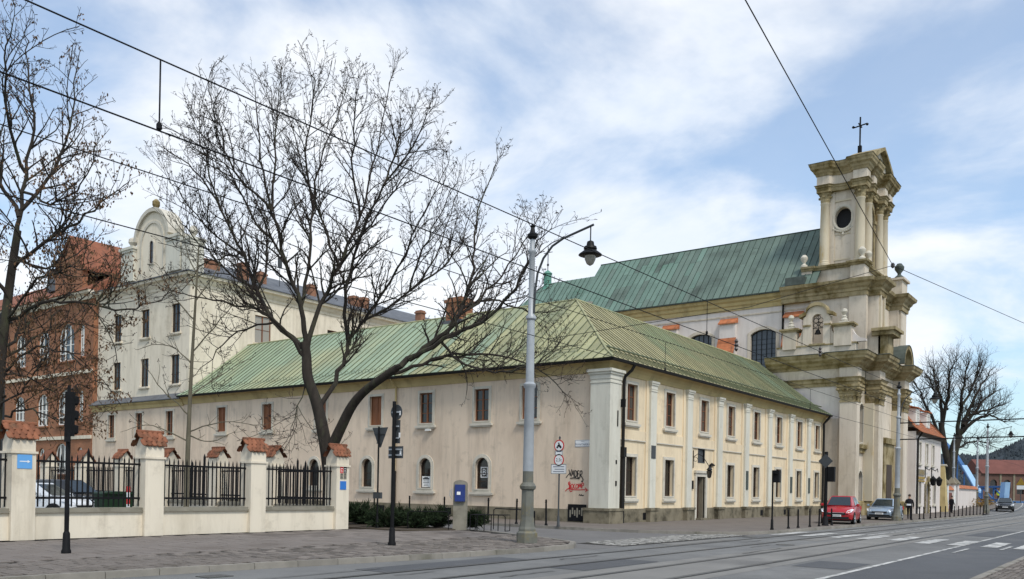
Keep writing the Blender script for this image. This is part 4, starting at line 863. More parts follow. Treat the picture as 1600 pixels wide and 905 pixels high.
cols_ = [(76.2, 20.42), (76.2, 23.4), (78.2, 20.35), (82.0, 20.35), (84.0, 20.42), (84.0, 23.4)]
for x, y in cols_:
    b = MB(); b.lathe([(.5, 0), (.5, .2), (.44, .25), (.46, .35), (.40, .42), (.405, 2.5), (.36, 5.35), (.40, 5.4), (.40, 5.48), (.34, 5.5)], (x, y, 21.68), 18); c = b.build('column', 'column_stone', church, smooth=True)
    b = MB(); b.lathe([(.36, 0), (.42, .25), (.40, .3), (.50, .55), (.44, .6), (.55, .82), (.6, .9)], (x, y, 27.15), 10)
    for k in range(8): a = k*math.pi/4; b.lathe([(.03, 0), (.1, .06), (.1, .18), (.02, .22)], (x+.5*math.cos(a), y+.5*math.sin(a), 27.55+(.2 if k % 2 else 0)), 6)
    b.box(x-.6, x+.6, y-.6, y+.6, 28.02, 28.14); b.build('capital', 'church_stone', c)
b = MB()
for x, y in ((76.62, 20.9), (76.62, 22.95)): b.box(TW0-.12, TW0+.1, y-.32, y+.32, 21.7, 28.1)
b.build('tower_pilaster', 'church_plaster', tw)
Ct = [(84.5, 24.0), (75.65, 24.0), (75.65, 22.95), (76.0, 22.7), (76.15, 22.2), (76.15, 21.6), (76.0, 21.1), (75.65, 20.95), (75.65, 19.8), (76.8, 19.8), (77.0, 20.15), (77.6, 20.3), (77.7, 19.75), (78.7, 19.75), (78.8, 20.3), (81.4, 20.3), (81.5, 19.75), (82.5, 19.75), (82.6, 20.3), (83.3, 20.15), (83.4, 19.8), (84.55, 19.8), (84.55, 24.0)]
b = MB(); b.sweep([(-.4, 28.12), (.0, 28.12), (.03, 28.4), (.1, 28.45), (.1, 28.55), (.2, 28.65), (-.4, 28.65)], Ct); b.build('tower_architrave', 'church_stone', tw)
b = MB(); b.sweep([(-.4, 28.65), (.0, 28.65), (.0, 29.45), (-.4, 29.45)], Ct); b.build('tower_frieze', 'church_plaster', tw)
b = MB(); b.sweep([(-.4, 29.45), (.06, 29.45), (.12, 29.6), (.22, 29.72), (.27, 29.88), (.44, 30.02), (.48, 30.18), (.55, 30.3), (.58, 30.48), (-.4, 30.55)], Ct); tcn = b.build('tower_cornice', 'church_stone', church)
b = MB(); b.sweep([(-.4, 30.56), (.56, 30.49), (.62, 30.5), (-.4, 30.66)], Ct); b.build('cornice_flashing', 'lead_flashing', tcn)
ctop = [(x, y) for x, y in Ct]
b = MB(); b.add([(x, y, 30.5) for x, y in ctop]+[(80.1, 22, 31.6)], [(i, (i+1) % len(ctop), len(ctop)) for i in range(len(ctop))]); trf = b.build('tower_roof', 'lead_flashing', church, recalc=False)
pg = [(76.9, 30.5)]+[(80.1+(i-6)/6*3.2, 30.5+1.75*(1-abs((i-6)/6))**.8) for i in range(1, 12)]+[(83.3, 30.5)]
b = MB(); b.prism([(a, 19.9, z) for a, z in pg], (0, 2.0, 0)); b.build('tower_pediment', 'church_plaster', tw)
b = MB(); b.ring(PY(19.9), pg, [(80.1+(a-80.1)*1.1, z+.3) for a, z in pg], -2.0, .45, closed=False); b.build('pediment_coping', 'church_stone', tw)
b = MB(); b.box(79.85, 80.15, 21.45, 21.75, 31.3, 33.1); cb_ = b.build('cross_base', 'iron_black', trf)
b = MB(); b.tube([(80, 21.6, 33.1), (80, 21.6, 35.7)], .07, 6); b.tube([(80, 21.0, 35.0), (80, 22.2, 34.85)], .06, 6); b.tube([(79.5, 21.6, 34.95), (80.5, 21.6, 34.95)], .06, 6)
for y in (21.0, 22.2): b.lathe([(.02, -.12), (.12, -.05), (.12, .05), (.02, .12)], (80, y, 34.92), 6)
b.build('cross', 'iron_black', trf)
# --- nave
XN, NM = 75.0, 48.4; TN = PX(XN)
nw = [(28.3, 12.9, 2.35, 3.55), (34.4, 12.9, 2.35, 3.65), (40.5, 12.9, 2.35, 3.65), (46.0, 12.9, 2.3, 3.65)]
b = MB(); b.wall(TN, rect(22.5, NM, 0, 18.6), [arch(a, z, w, h, .42) for a, z, w, h in nw], .4)
b.add([(85.6, 22.5, 0), (85.6, NM, 0), (85.6, NM, 18.6), (85.6, 22.5, 18.6), (XN, NM, 0), (XN, NM, 18.6), (80.3, NM, 25.6)], [(0, 1, 2, 3), (1, 4, 5, 6, 2)]); nave = b.build('nave', 'church_white', church, recalc=False)
for a, z, w, h in nw: window(church, TN, a, z, w, h, rise=.42, fw=.0, frame='iron_black', pane='glass_lead', surround='church_plaster', cols=5, rows=7, back=.3, bar=.018, fr=.05, sill=False)
for a, z, w, h in nw: q = MB(); hh = arch(a, z, w, h, .42); q.ring(TN, hh, grow_poly(hh, .28), -.02, .06); q.build('window_surround', 'church_plaster', nave)
b = MB(); b.box(22.5, NM, 0, .07, 17.85, 17.97, TN); b.build('string_course', 'church_plaster', nave)
b = MB(); b.sweep([(0, 18.4), (.08, 18.4), (.1, 18.75), (.2, 18.85), (.25, 19.1), (.42, 19.25), (.5, 19.5), (0, 19.55)], [(XN, NM), (XN, 22.8)]); b.build('eave_cornice', 'cove_ochre', nave)
b = MB(); b.sweep([(.5, 19.5), (.62, 19.5), (.66, 19.62), (.5, 19.62)], [(XN, NM), (XN, 24.4)]); b.build('gutter', 'lead_flashing', nave)
for a, tile in ((31.55, 1), (37.4, 1), (43.3, 1), (25.5, 0)):
    b = MB(); b.box(a-.75, a+.75, -.02, .45, 9, 17.3, TN); p = b.build('buttress', 'church_white', church)
    q = MB(); q.prism([TN(a-.85, 0, 17.75), TN(a-.85, .62, 17.25), TN(a-.85, .62, 17.15), TN(a-.85, 0, 17.3)], Vector(TN(a+.85, 0, 0))-Vector(TN(a-.85, 0, 0))); q.build('tile_cap', 'clay_tile', p)
    q = MB(); q.box(a-.8, a+.8, .4, 1.3, 9, 13.6, TN); q.build('buttress_foot', 'church_white', p)
    rows_ = 9
    tm = MB(); tm.box(-.1, .1, -.02, .02, -.16, .16); 
    for r_ in range(rows_):                # sloping tiled top, course by course
        t0, t1 = r_/rows_, (r_+1)/rows_; q = MB()
        z0, z1 = 13.5+2.3*t0, 13.5+2.3*t1+.03; o0, o1 = 1.38-.93*t0, 1.38-.93*t1
        q.prism([TN(a-.86, o0, z0), TN(a-.86, o0+.03, z0+.05), TN(a-.86, o1+.01, z1+.05), TN(a-.86, o1-.03, z1)], Vector(TN(a+.86, 0, 0))-Vector(TN(a-.86, 0, 0))); q.build('tile_course', 'clay_tile', p)
pipe(nave, [(XN-.6, 26.5, 19.5), (XN-.45, 26.5, 19.2), (XN-.15, 26.5, 18.5), (XN-.15, 26.5, 12)], .085)
nr = bpy.data.objects.new('nave_roof', None); COL.objects.link(nr); nr.parent = church; ORG[nr] = Vector((80.3, 36, 19.6)); nr.location = ORG[nr]-ORG[church]
ez, rz_ = 19.62, 26.25; l_ = math.hypot(80.3-(XN-.55), rz_-ez)
seam_roof(nr, (XN-.55, 0, ez), (0, 1, 0), (80.3-XN+.55, 0, rz_-ez), [(23.6, 0), (NM+.25, 0), (NM+.25, l_), (23.6, l_)], .62, lambda a: 'roof_copper_dark' if a+rng.uniform(-7, 7) < 40 else 'roof_copper', 'seam_copper', rng, cuts=2.6)
b = MB(); b.add([(80.3, 23.6, rz_-.03), (80.3, NM+.25, rz_-.03), (86.2, NM+.25, ez-.03), (86.2, 23.6, ez-.03)], [(0, 1, 2, 3)]); b.build('rear_slope', 'roof_copper_dark', nr, recalc=False)
b = MB(); b.tube([(80.3, 23.6, rz_+.02), (80.3, NM+.25, rz_+.02)], .07, 6); b.build('ridge_cap', 'seam_copper', nr)
b = MB(); b.box(XN-.35, XN+.7, 24.6, 26.3, 20.0, 20.7); b.build('roof_hatch', 'lead_flashing', nr)
for m0, w in ((46.8, .9),): q = MB(); q.box(XN+.3, XN+1.5, m0, m0+w, 20.9, 21.2); q.build('skylight', 'glass_curtain', nr)
# --- chancel, lower
b = MB(); b.box(75.6, 85, NM, 60, 0, 18.9); chn = b.build('chancel', 'church_white', church)
cr = bpy.data.objects.new('chancel_roof', None); COL.objects.link(cr); cr.parent = church; ORG[cr] = Vector((80.3, 54, 18.9)); cr.location = ORG[cr]-ORG[church]
l_ = math.hypot(80.3-75.1, 25.15-18.9)
seam_roof(cr, (75.1, 0, 18.9), (0, 1, 0), (5.2, 0, 6.25), [(NM+.26, 0), (60.3, 0), (56.0, l_), (NM+.26, l_)], .6, 'roof_copper', 'seam_copper', rng, cuts=2.8)
b = MB(); b.add([(80.3, NM+.26, 25.1), (80.3, 56, 25.1), (85.5, 60.3, 18.9), (85.5, NM+.26, 18.9), (75.1, 60.3, 18.9)], [(0, 1, 2, 3), (1, 4, 2)]); b.build('rear_slope', 'roof_copper', cr, recalc=False)
b = MB(); b.lathe([(.75, -.9), (.5, -.2), (.45, 0), (.45, 1.1), (.55, 1.15), (.5, 1.25), (.05, 1.6)], (80.3, 55.7, 25.1), 8); tu = b.build('ridge_turret', 'copper_trim', cr)
b = MB(); b.tube([(80.3, 55.7, 26.6), (80.3, 55.7, 29.4)], .05, 5); b.tube([(80.3, 55.1, 28.7), (80.3, 56.3, 28.7)], .04, 5); b.lathe([(.03, -.2), (.15, 0), (.03, .2)], (80.3, 55.7, 27.3), 8); b.build('cross', 'iron_black', tu)
# ================================================================== PHARMACY HOUSE
house = thing('pharmacy_house', 'small white plaster house with orange tiled mansard roof beside the church', 'house', (94, 18.2, 0))
H0, H1, YH = 88.4, 100.4, 18.2; TH = PY(YH)
hu = [90.0, 93.2, 96.2]; hl = [90.2, 97.2]
b = MB(); b.wall(TH, rect(H0, H1, 0, 7.9), [rect(a-.5, a+.5, 4.95, 6.9) for a in hu]+[rect(a-.5, a+.5, .95, 3.1) for a in hl]+[arch(93.6, 0, 1.3, 3.0, .65)], .3)
b.add([(H1, YH, 0), (H1, 27, 0), (H1, 27, 7.9), (H1, YH, 7.9), (H0, 27, 0), (H0, 27, 7.9), (H0, YH, 0), (H0, YH, 7.9)], [(0, 1, 2, 3), (1, 4, 5, 2), (6, 4, 5, 7)]); b.build('wall', 'church_white', house, recalc=False)
for a in hu: window(house, TH, a, 4.95, 1.0, 1.95, fw=.14, frame='white_paint', pane='glass_curtain', cols=2, rows=2, back=.15)
for a in hl: window(house, TH, a, .95, 1.0, 2.15, fw=.14, frame='wood_dark', cols=2, rows=2, back=.15)
hd = arch(93.6, 0, 1.3, 3.0, .65)
b = MB(); b.ring(TH, hd, grow_poly(hd, .32), -.02, .12); b.box(93.35, 93.85, .1, .25, 3.1, 3.7, TH); d_ = b.build('door', 'church_stone', house)
b = MB(); b.box(93.0, 94.2, -.28, -.24, 0, 2.9, TH); b.build('door_leaf', 'wood_dark', d_)
for k in range(7):
    for sgn in (-1, 1): q = MB(); q.box(93.6+sgn*1.02-.12, 93.6+sgn*1.02+.12, .0, .14+.03*(k % 2), .1+k*.42, .4+k*.42, TH); q.build('quoin', 'grey_cap', d_)
hr = [(.55, 7.8), (-.1, 8.3), (-1.9, 10.6), (-1.75, 10.75), (-5.0, 12.9)]
rf = bpy.data.objects.new('roof', None); COL.objects.link(rf); rf.parent = house; ORG[rf] = Vector((94, 22, 7.9)); rf.location = ORG[rf]-ORG[house]
for (o1, z1), (o2, z2) in zip(hr, hr[1:]):
    n_ = max(1, round(math.hypot(o1-o2, z2-z1)/.34))
    for i in range(n_):                    # tiled courses, each lapping the one below
        t0, t1 = i/n_, (i+1)/n_; q = MB(); oa, za = o1+(o2-o1)*t0, z1+(z2-z1)*t0; ob, zb = o1+(o2-o1)*t1, z1+(z2-z1)*t1
        x1 = H1+min(.5, oa)+.02
        q.prism([TH(H0-.2, oa+.02, za+.0), TH(H0-.2, oa+.02, za+.06), TH(H0-.2, ob-.02, zb+.03), TH(H0-.2, ob-.02, zb-.03)], (x1-H0+.2, 0, 0)); q.build('tile_course', 'clay_tile', rf)
b = MB(); b.prism([(H1-.02, YH-.4, 7.9), (H1-.02, YH+1.9, 10.6), (H1-.02, YH+5, 12.85), (H1-.02, 27, 7.9)], (.12, 0, 0)); b.prism([(H0, 23, 12.85), (H0, 27.6, 7.8), (H0, 27.6, 7.9), (H0, 23.2, 12.9)], (H1-H0, 0, 0)); b.build('gable_end', 'clay_tile', rf)
b = MB(); b.sweep([(0, 7.55), (.1, 7.55), (.2, 7.75), (.45, 7.8), (.45, 7.86), (0, 7.86)], [(H0, YH), (H1, YH), (H1, 26)]); b.build('eave_cornice', 'wood_dark', house)
for a in (90.3, 95.2):
    q = MB(); q.box(a-.7, a+.7, YH+.3, YH+2.4, 8.4, 10.2); dm = q.build('dormer', 'white_paint', house)
    q = MB(); q.prism([(a-.95, YH+.1, 10.2), (a+.95, YH+.1, 10.2), (a+.95, YH+2.6, 10.75), (a-.95, YH+2.6, 10.75)], (0, 0, .1)); q.build('dormer_roof', 'clay_tile', dm)
    window(house, PY(YH+.3), a, 8.7, 1.0, 1.35, fw=.08, frame='white_paint', pane='glass_curtain', surround='white_paint', cols=2, rows=2, back=-.01, sill=False)
b = MB(); b.prism([(H1+.02, YH-.55, 0), (H1+1.75, YH-.55, 0), (H1+.25, YH-.4, 5.0), (H1+.02, YH-.4, 5.0)], (0, .95, 0)); bt = b.build('buttress', 'cove_ochre', house)
b = MB(); b.prism([(H1-.02, YH-.6, 5.0), (H1+.4, YH-.6, 4.9), (H1+.4, YH-.6, 5.0), (H1-.02, YH-.6, 5.15)], (0, 1.1, 0)); b.build('buttress_cap', 'frame_stone', bt)
b = MB(); b.box(89.4, 92.2, .05, .1, 3.75, 4.3, TH); sg = b.build('shop_sign', 'grey_cap', house); text('APTEKA', .52, TH, 90.8, 4.0, 'sign_gold', 'lettering', sg, .104)
b = MB(); b.box(89.4, 92.2, .05, .09, 3.35, 3.6, TH); b.box(89.4, 92.2, .05, .09, 3.1, 3.25, TH); b.build('sign_strip', 'sign_gold', house)
b = MB()
for a in (92.6, 95.6): b.tube([TH(a, .04, 3.5), TH(a, .04, 4.7)], .05, 5); b.tube([TH(a, .05, 4.5), TH(a+.5, .3, 4.3), TH(a+1.0, .4, 4.55), TH(a+1.3, .4, 4.2)], .04, 5)
b.build('wrought_bracket', 'iron_black', house)
for a in (94.0, 97.0): q = MB(); q.lathe([(.05, 0), (.22, .12), (.3, .6), (.36, .66), (.08, .95), (.02, 1.05)], TH(a, .5, 2.75), 6); q.build('wall_lantern', 'iron_black', house)
pipe(house, [(H0+.35, YH-.5, 7.8), (H0+.35, YH-.12, 7.2), (H0+.35, YH-.12, 0)], .09)
# --- yard wall with gates beyond the house
gw = thing('gate_wall', 'low white wall with grey pyramid caps and rusty gate beyond the small house', 'wall', (107, 18.4, gz(107)))
for x0 in (102.8, 106.8, 109.0):
    z = gz(x0)-.1; b = MB(); b.box(x0, x0+.75, 17.9, 18.65, z, z+3.0); p = b.build('pillar', 'white_paint' if x0 < 108 else 'church_white', gw)
    b = MB(); b.box(x0-.12, x0+.87, 17.78, 18.77, z+3.0, z+3.15); b.add([(x0-.12, 17.78, z+3.15), (x0+.87, 17.78, z+3.15), (x0+.87, 18.77, z+3.15), (x0-.12, 18.77, z+3.15), (x0+.37, 18.27, z+3.85)], [(0, 1, 4), (1, 2, 4), (2, 3, 4), (3, 0, 4)]); b.build('pillar_cap', 'grey_cap', p)
z = gz(105); b = MB(); b.box(103.55, 106.8, 18.1, 18.4, z-.1, z+2.3); b.build('wall_panel', 'church_white', gw)
b = MB(); b.prism([(103.5, 17.9, z+2.3), (103.5, 18.25, z+2.75), (103.5, 18.6, z+2.3)], (3.3, 0, 0)); b.build('tile_coping', 'clay_tile', gw)
b = MB(); b.box(104.0, 106.3, 18.02, 18.1, z, z+2.0); gt = b.build('gate', 'far_roof', gw)
b = MB()
for k in range(5): b.tube([(104.4+k*.38, 18.0, z+.9+.25*math.sin(k*2)), (104.6+k*.35, 18.0, z+1.2), (104.5+k*.38, 18.0, z+.8)], .04, 4)
b.build('gate_graffiti', 'concrete', gt)
b = MB(); b.box(109.75, 124, 18.2, 18.5, gz(112)-.3, gz(112)+2.4); b.build('wall_panel', 'church_white', gw)
b = MB(); b.prism([(109.7, 18.0, gz(112)+2.4), (109.7, 18.35, gz(112)+2.8), (109.7, 18.7, gz(112)+2.4)], (14.3, 0, 0)); b.build('tile_coping', 'clay_tile', gw)
# ================================================================== FENCES
rng = random.Random(31)
def tile_mesh():
    b = MB(); n = 6; w = .17; l_ = .24; vs = []
    for j, (y, hw) in enumerate(((0, 1), (.6, 1), (.85, .8), (1.0, .35))):
        for i in range(n+1): t = i/n*2-1; vs.append((t*w/2*hw, -y*l_, .035*(1-t*t)))
    b.add(vs, [(j*(n+1)+i, j*(n+1)+i+1, (j+1)*(n+1)+i+1, (j+1)*(n+1)+i) for j in range(3) for i in range(n)])
    k = len(b.v); b.add([(x, y, z-.02) for x, y, z in vs], [(j*(n+1)+i, (j+1)*(n+1)+i, (j+1)*(n+1)+i+1, j*(n+1)+i+1) for j in range(3) for i in range(n)])
    return b.mesh('tile', 'fence_tile', recalc=False)
TILE = tile_mesh()
def bar_mesh(h, w=.032):
    b = MB(); b.box(-w/2, w/2, -w/2, w/2, 0, h-.12); b.add([(-w/2, -w/2, h-.12), (w/2, -w/2, h-.12), (w/2, w/2, h-.12), (-w/2, w/2, h-.12), (0, 0, h)], [(0, 1, 4), (1, 2, 4), (2, 3, 4), (3, 0, 4)])
    return b.mesh('bar', 'iron_black', recalc=False)
BAR, POST = bar_mesh(1.52), bar_mesh(1.72, .055)
def pillar(f, x, y, ridge_x=True, detail=True):
    h = .31; b = MB(); b.box(x-h, x+h, y-h, y+h, 0, 2.42); b.box(x-h-.04, x+h+.04, y-h-.04, y+h+.04, 2.36, 2.42); b.box(x-h+.01, x+h-.01, y-h+.01, y+h-.01, 2.42, 2.68)
    q = (lambda a, o, z: (x+o, y+a, z)) if ridge_x else (lambda a, o, z: (x+a, y+o, z))
    b.prism([q(-.3, -.3, 2.68), q(.3, -.3, 2.68), q(0, -.3, 3.1)], Vector(q(0, .3, 0))-Vector(q(0, -.3, 0))); p = b.build('pillar', 'plaster_cream', f)
    if not detail:
        b = MB(); b.prism([q(-.42, -.42, 2.62), q(0, -.42, 3.2), q(.42, -.42, 2.62), q(.42, -.42, 2.68), q(0, -.42, 3.26), q(-.42, -.42, 2.68)], Vector(q(0, .42, 0))-Vector(q(0, -.42, 0))); b.build('tile_cap', 'fence_tile', p); return p
    sl_ = math.atan2(.5, .4)
    for side in (-1, 1):
        for r_ in range(3):
            for k in range(5):
                o = (k-2)*.165+(.08 if r_ % 2 else 0)-.03; t = r_/3; a = side*(.02+.30*t); z = 3.17-.37*t
                rot = Matrix.Rotation((0 if side < 0 else math.pi) if ridge_x else (math.pi/2 if side > 0 else -math.pi/2), 3, 'Z') @ Matrix.Rotation(sl_-.05, 3, 'X')
                put(TILE, 'tile', q(a, o, z+rng.uniform(-.005, .008)), p, rot.to_euler())
    b = MB(); b.tube([q(0, -.44, 3.19), q(0, .44, 3.19)], .055, 7); b.build('ridge_tile', 'fence_tile', p, smooth=True)
    return p
def panel(f, A, B, detail=True):
    A, B = Vector(A), Vector(B); d = (B-A); L_ = d.length; d.normalize(); n = Vector((-d.y, d.x, 0))
    def Q(a, o, z): p = A+d*a+n*o; return (p.x, p.y, z)
    b = MB(); b.box(.3, L_-.3, -.16, .16, 0, .74, Q); w = b.build('plinth_wall', 'plaster_cream', f)
    b = MB(); b.box(.29, L_-.29, -.23, .23, .74, .80, Q); b.box(.29, L_-.29, -.20, .20, .80, .87, Q); b.build('coping', 'concrete', w)
    b = MB(); 
    for z in (1.15, 2.18): b.box(.3, L_-.3, -.03, .03, z-.03, z+.03, Q)
    r_ = b.build('railing', 'iron_black', f)
    k = int((L_-.7)/.15); rz = math.atan2(d.y, d.x)
    for i in range(k+1):
        a = .35+(L_-.7)*i/k; mid = i == k//2
        put(POST if mid else BAR, 'bar', Q(a, 0, .9), r_, (rng.uniform(-.006, .006), rng.uniform(-.006, .006), rz))
fr = thing('street_fence', 'cream pillared fence with tiled caps and black iron bars along the pavement', 'fence', (14, 24.8, 0))
fs_ = [3.0, 6.8, 10.6, 14.4, 18.2, 22.0]; pil_ = []
for i, s in enumerate(fs_): pil_.append(pillar(fr, s, 24.8, True, i > 1))
for a, c in zip(fs_, fs_[1:]): panel(fr, (a, 24.8, 0), (c, 24.8, 0))
sf = thing('side_fence', 'cream pillared fence with iron bars running back from the corner pillar', 'fence', (22, 36, 0))
fm = [24.8, 28.65, 32.45, 36.3, 40.3, 44.1, 47.9]
for m0 in fm[1:]: pillar(sf, 22.0, m0, False, m0 < 41)
for a, c in zip(fm, fm[1:]): panel(sf, (22, a, 0), (22, c, 0))
TP = PY(24.49)
b = MB(); b.box(10.42, 10.80, 0, .015, 1.95, 2.33, TP); p = b.build('arrow_plate', 'sign_light_blue', fr)
b = MB(); b.box(10.48, 10.70, .015, .02, 2.13, 2.155, TP); b.prism([TP(10.68, .0155, 2.10), TP(10.75, .0155, 2.142), TP(10.68, .0155, 2.185)], (0, -.004, 0)); b.build('arrow', 'sign_white', p)
b = MB(); b.box(21.86, 22.16, 0, .015, 1.5, 1.82, TP); b.build('blue_plate', 'sign_blue', fr)
for a, mt, z0, z1 in ((21.86, 'sign_red', 2.12, 2.38), (22.03, 'iron_black', 2.12, 2.38), (21.86, 'concrete', 1.9, 2.1), (22.03, 'concrete', 1.9, 2.1)):
    b = MB(); b.box(a, a+.14, 0, .015, z0, z1, TP); p = b.build('notice_plate', mt, fr)
    b = MB()
    for k in range(3): b.box(a+.02, a+.11-.02*(k % 2), .015, .018, z0+.04+k*.06, z0+.06+k*.06, TP)
    b.build('notice_print', 'sign_white' if mt != 'concrete' else 'sign_back', p)
# ================================================================== STREET FURNITURE
def lamp_post(label, x, y, h=9.8, arm=2.2, extra=None):
    t = thing('street_lamp', label, 'street lamp', (x, y, gz(x)), 'grey tram and lamp poles')
    z = gz(x); b = MB(); b.lathe([(.33, 0), (.33, .3), (.27, .36), (.27, .42), (.24, .5), (.20, .8), (.19, 1.62)], (x, y, z), 8); b.lathe([(.19, 1.62), (.24, 1.66), (.26, 1.74), (.21, 1.82), (.17, 1.86), (.165, 2.2)], (x, y, z), 14); b.build('base', 'pole_base', t)
    b = MB(); b.lathe([(.165, 2.2), (.15, 4.75), (.19, 4.8), (.20, 4.88), (.13, 4.95), (.115, 6.85), (.16, 6.9), (.16, 6.97), (.095, 7.05), (.085, h-.9), (.12, h-.85), (.12, h-.78), (.075, h-.72), (.07, h-.42)], (x, y, z), 16); b.build('shaft', 'steel_grey', t, smooth=True)
    b = MB(); b.lathe([(.07, h-.45), (.16, h-.38), (.17, h-.3), (.08, h-.22), (.06, h-.08), (.09, h-.04), (.05, h), (.01, h+.05)], (x, y, z), 12); b.build('finial', 'lamp_black', t, smooth=True)
    if arm:
        h -= .42
        pts = [(x, y-.1, z+h-2.3), (x, y-.14, z+h-1.6)]+[(x, y-.14-(arm-.25)*(1-math.cos(R(a)))*.62, z+h-1.6+1.45*math.sin(R(a))) for a in (20, 40, 60, 80)]+[(x, y-arm, z+h+.06)]
        b = MB(); b.tube(pts, [.035]*len(pts), 8); b.tube([(x, y, z+h-2.25), (x, y-.14, z+h-2.25)], .03, 6); b.tube([(x, y, z+h-1.75), (x, y-.14, z+h-1.75)], .03, 6); b.tube([(x, y-arm+.1, z+h+.05), (x, y-arm+.1, z+h-.42)], .02, 6); b.build('arm', 'sign_back', t, smooth=True)
        c = (x, y-arm+.1, z+h-.92); b = MB(); b.lathe([(.05, .52), (.1, .49), (.12, .37), (.18, .35), (.2, .28), (.17, .25), (.33, .13), (.35, .1), (.3, .08), (.17, .08)], c, 18); hd = b.build('lamp_shade', 'lamp_black', t, smooth=True)
        b = MB(); b.lathe([(.17, .08), (.16, -.03), (.1, -.16), (.02, -.21)], c, 14); b.build('lamp_globe', 'glass_curtain', hd, smooth=True)
    for za, ln in (extra or ()):
        b = MB(); b.tube([(x, y, z+za), (x, y-ln, z+za+.05)], .04, 6); b.build('bracket_arm', 'lamp_black', t)
    return t
lamp_post('tall grey street lamp with hooked arm on the pavement corner in front', 21.4, 15.44)
lamp_post('tall grey lamp pole with two long tram brackets beside the silver car', 61.4, 13.75, 9.3, 2.3, ((6.55, 7.3), (5.45, 7.4)))
lamp_post('grey lamp pole at the far end of the bollard row', 101, 13.9, 9.3, 2.2)
lamp_post('slim grey pole behind the far black car, near the bridge', 124, 18.2, 9.0, 0)
lamp_post('slim grey pole left of the blue bridge arch', 121, 20.4, 9.3, 0)
def pole(name, label, cat, x, y, h, r=.04, m='iron_black', group=None, base=True):
    t = thing(name, label, cat, (x, y, 0), group)
    b = MB(); b.tube([(x, y, 0), (x, y, h)], r, 10)
    if base: b.lathe([(r*2.1, 0), (r*2.1, .06), (r*1.7, .1), (r*1.5, .45), (r*1.05, .5)], (x, y, 0), 10)
    b.build('post', m, t, smooth=True); return t
VD = math.atan2(.6, .8)
def disc(mb, c, r, th, rz, n=20):      # upright plate facing along rz
    ux, uy = -math.sin(rz), math.cos(rz); nx, ny = math.cos(rz), math.sin(rz)
    mb.prism([(c[0]+ux*r*math.cos(2*math.pi*i/n), c[1]+uy*r*math.cos(2*math.pi*i/n), c[2]+r*math.sin(2*math.pi*i/n)) for i in range(n)], (nx*th, ny*th, 0))
def plate3(mb, c, w, h, th, rz):
    ux, uy = -math.sin(rz), math.cos(rz); nx, ny = math.cos(rz), math.sin(rz)
    mb.prism([(c[0]+ux*a, c[1]+uy*a, c[2]+z) for a, z in ((-w/2, -h/2), (w/2, -h/2), (w/2, h/2), (-w/2, h/2))], (nx*th, ny*th, 0))
# traffic signal seen from behind, left
t = pole('traffic_signal', 'black traffic signal seen from behind in front of the street fence', 'traffic light', 9.42, 19.61, 2.75, .05)
b = MB(); plate3(b, (9.38, 19.55, 3.15), .16, 1.0, .14, VD); 
for k in range(3): b.lathe([(.06, 0), (.1, .04), (.1, .2), (.05, .22)], (9.58, 19.7, 2.7+k*.33), 10)
b.build('signal_head', 'iron_black', t)
b = MB(); b.tube([(9.42, 19.61, 2.7), (9.42, 19.61, 3.8)], .035, 6); plate3(b, (9.36, 19.55, 2.62), .26, .2, .02, 0); b.build('bracket', 'iron_black', t)
# back of a sign cluster
t = pole('sign_post', 'dark post carrying three grey sign backs by the corner fence pillar', 'sign', 17.25, 17.13, 4.05, .055)
b = MB(); disc(b, (17.33, 17.13, 3.75), .22, .02, 0); b.build('round_sign_back', 'sign_back', t)
b = MB(); plate3(b, (17.33, 17.13, 3.2), .3, .66, .02, 0); b.build('tall_sign_back', 'sign_back', t)
b = MB(); plate3(b, (17.33, 17.13, 2.62), .56, .34, .02, 0); b.build('wide_sign_back', 'sign_back', t)
b = MB()
for z, w in ((3.75, .3), (3.35, .24), (3.02, .24), (2.7, .5), (2.54, .5)): b.box(17.29, 17.33, 17.13-w/2, 17.13+w/2, z-.02, z+.02)
b.build('sign_clamp', 'steel_grey', t)
b = MB(); plate3(b, (17.32, 16.98, 3.72), .05, .12, .006, 0); plate3(b, (17.32, 16.98, 3.1), .06, .14, .006, 0); plate3(b, (17.32, 16.93, 2.6), .06, .16, .006, 0); b.build('sticker', 'sign_white', t)
# yield sign from behind
t = pole('yield_sign', 'grey back of a triangular yield sign beside the corner pillar', 'sign', 23.25, 23.9, 3.95, .035)
b = MB(); b.prism([(23.31, 23.9+a, z) for a, z in ((-.42, 3.92), (.42, 3.92), (.05, 3.15), (-.05, 3.15))], (.02, 0, 0)); b.build('triangle_plate', 'sign_back', t)
b = MB(); b.box(23.28, 23.31, 23.6, 24.2, 3.66, 3.70); b.box(23.28, 23.31, 23.75, 24.05, 3.3, 3.34); b.box(23.2, 23.3, 23.7, 24.1, 1.18, 1.42); b.build('sign_clamp', 'sign_back', t)
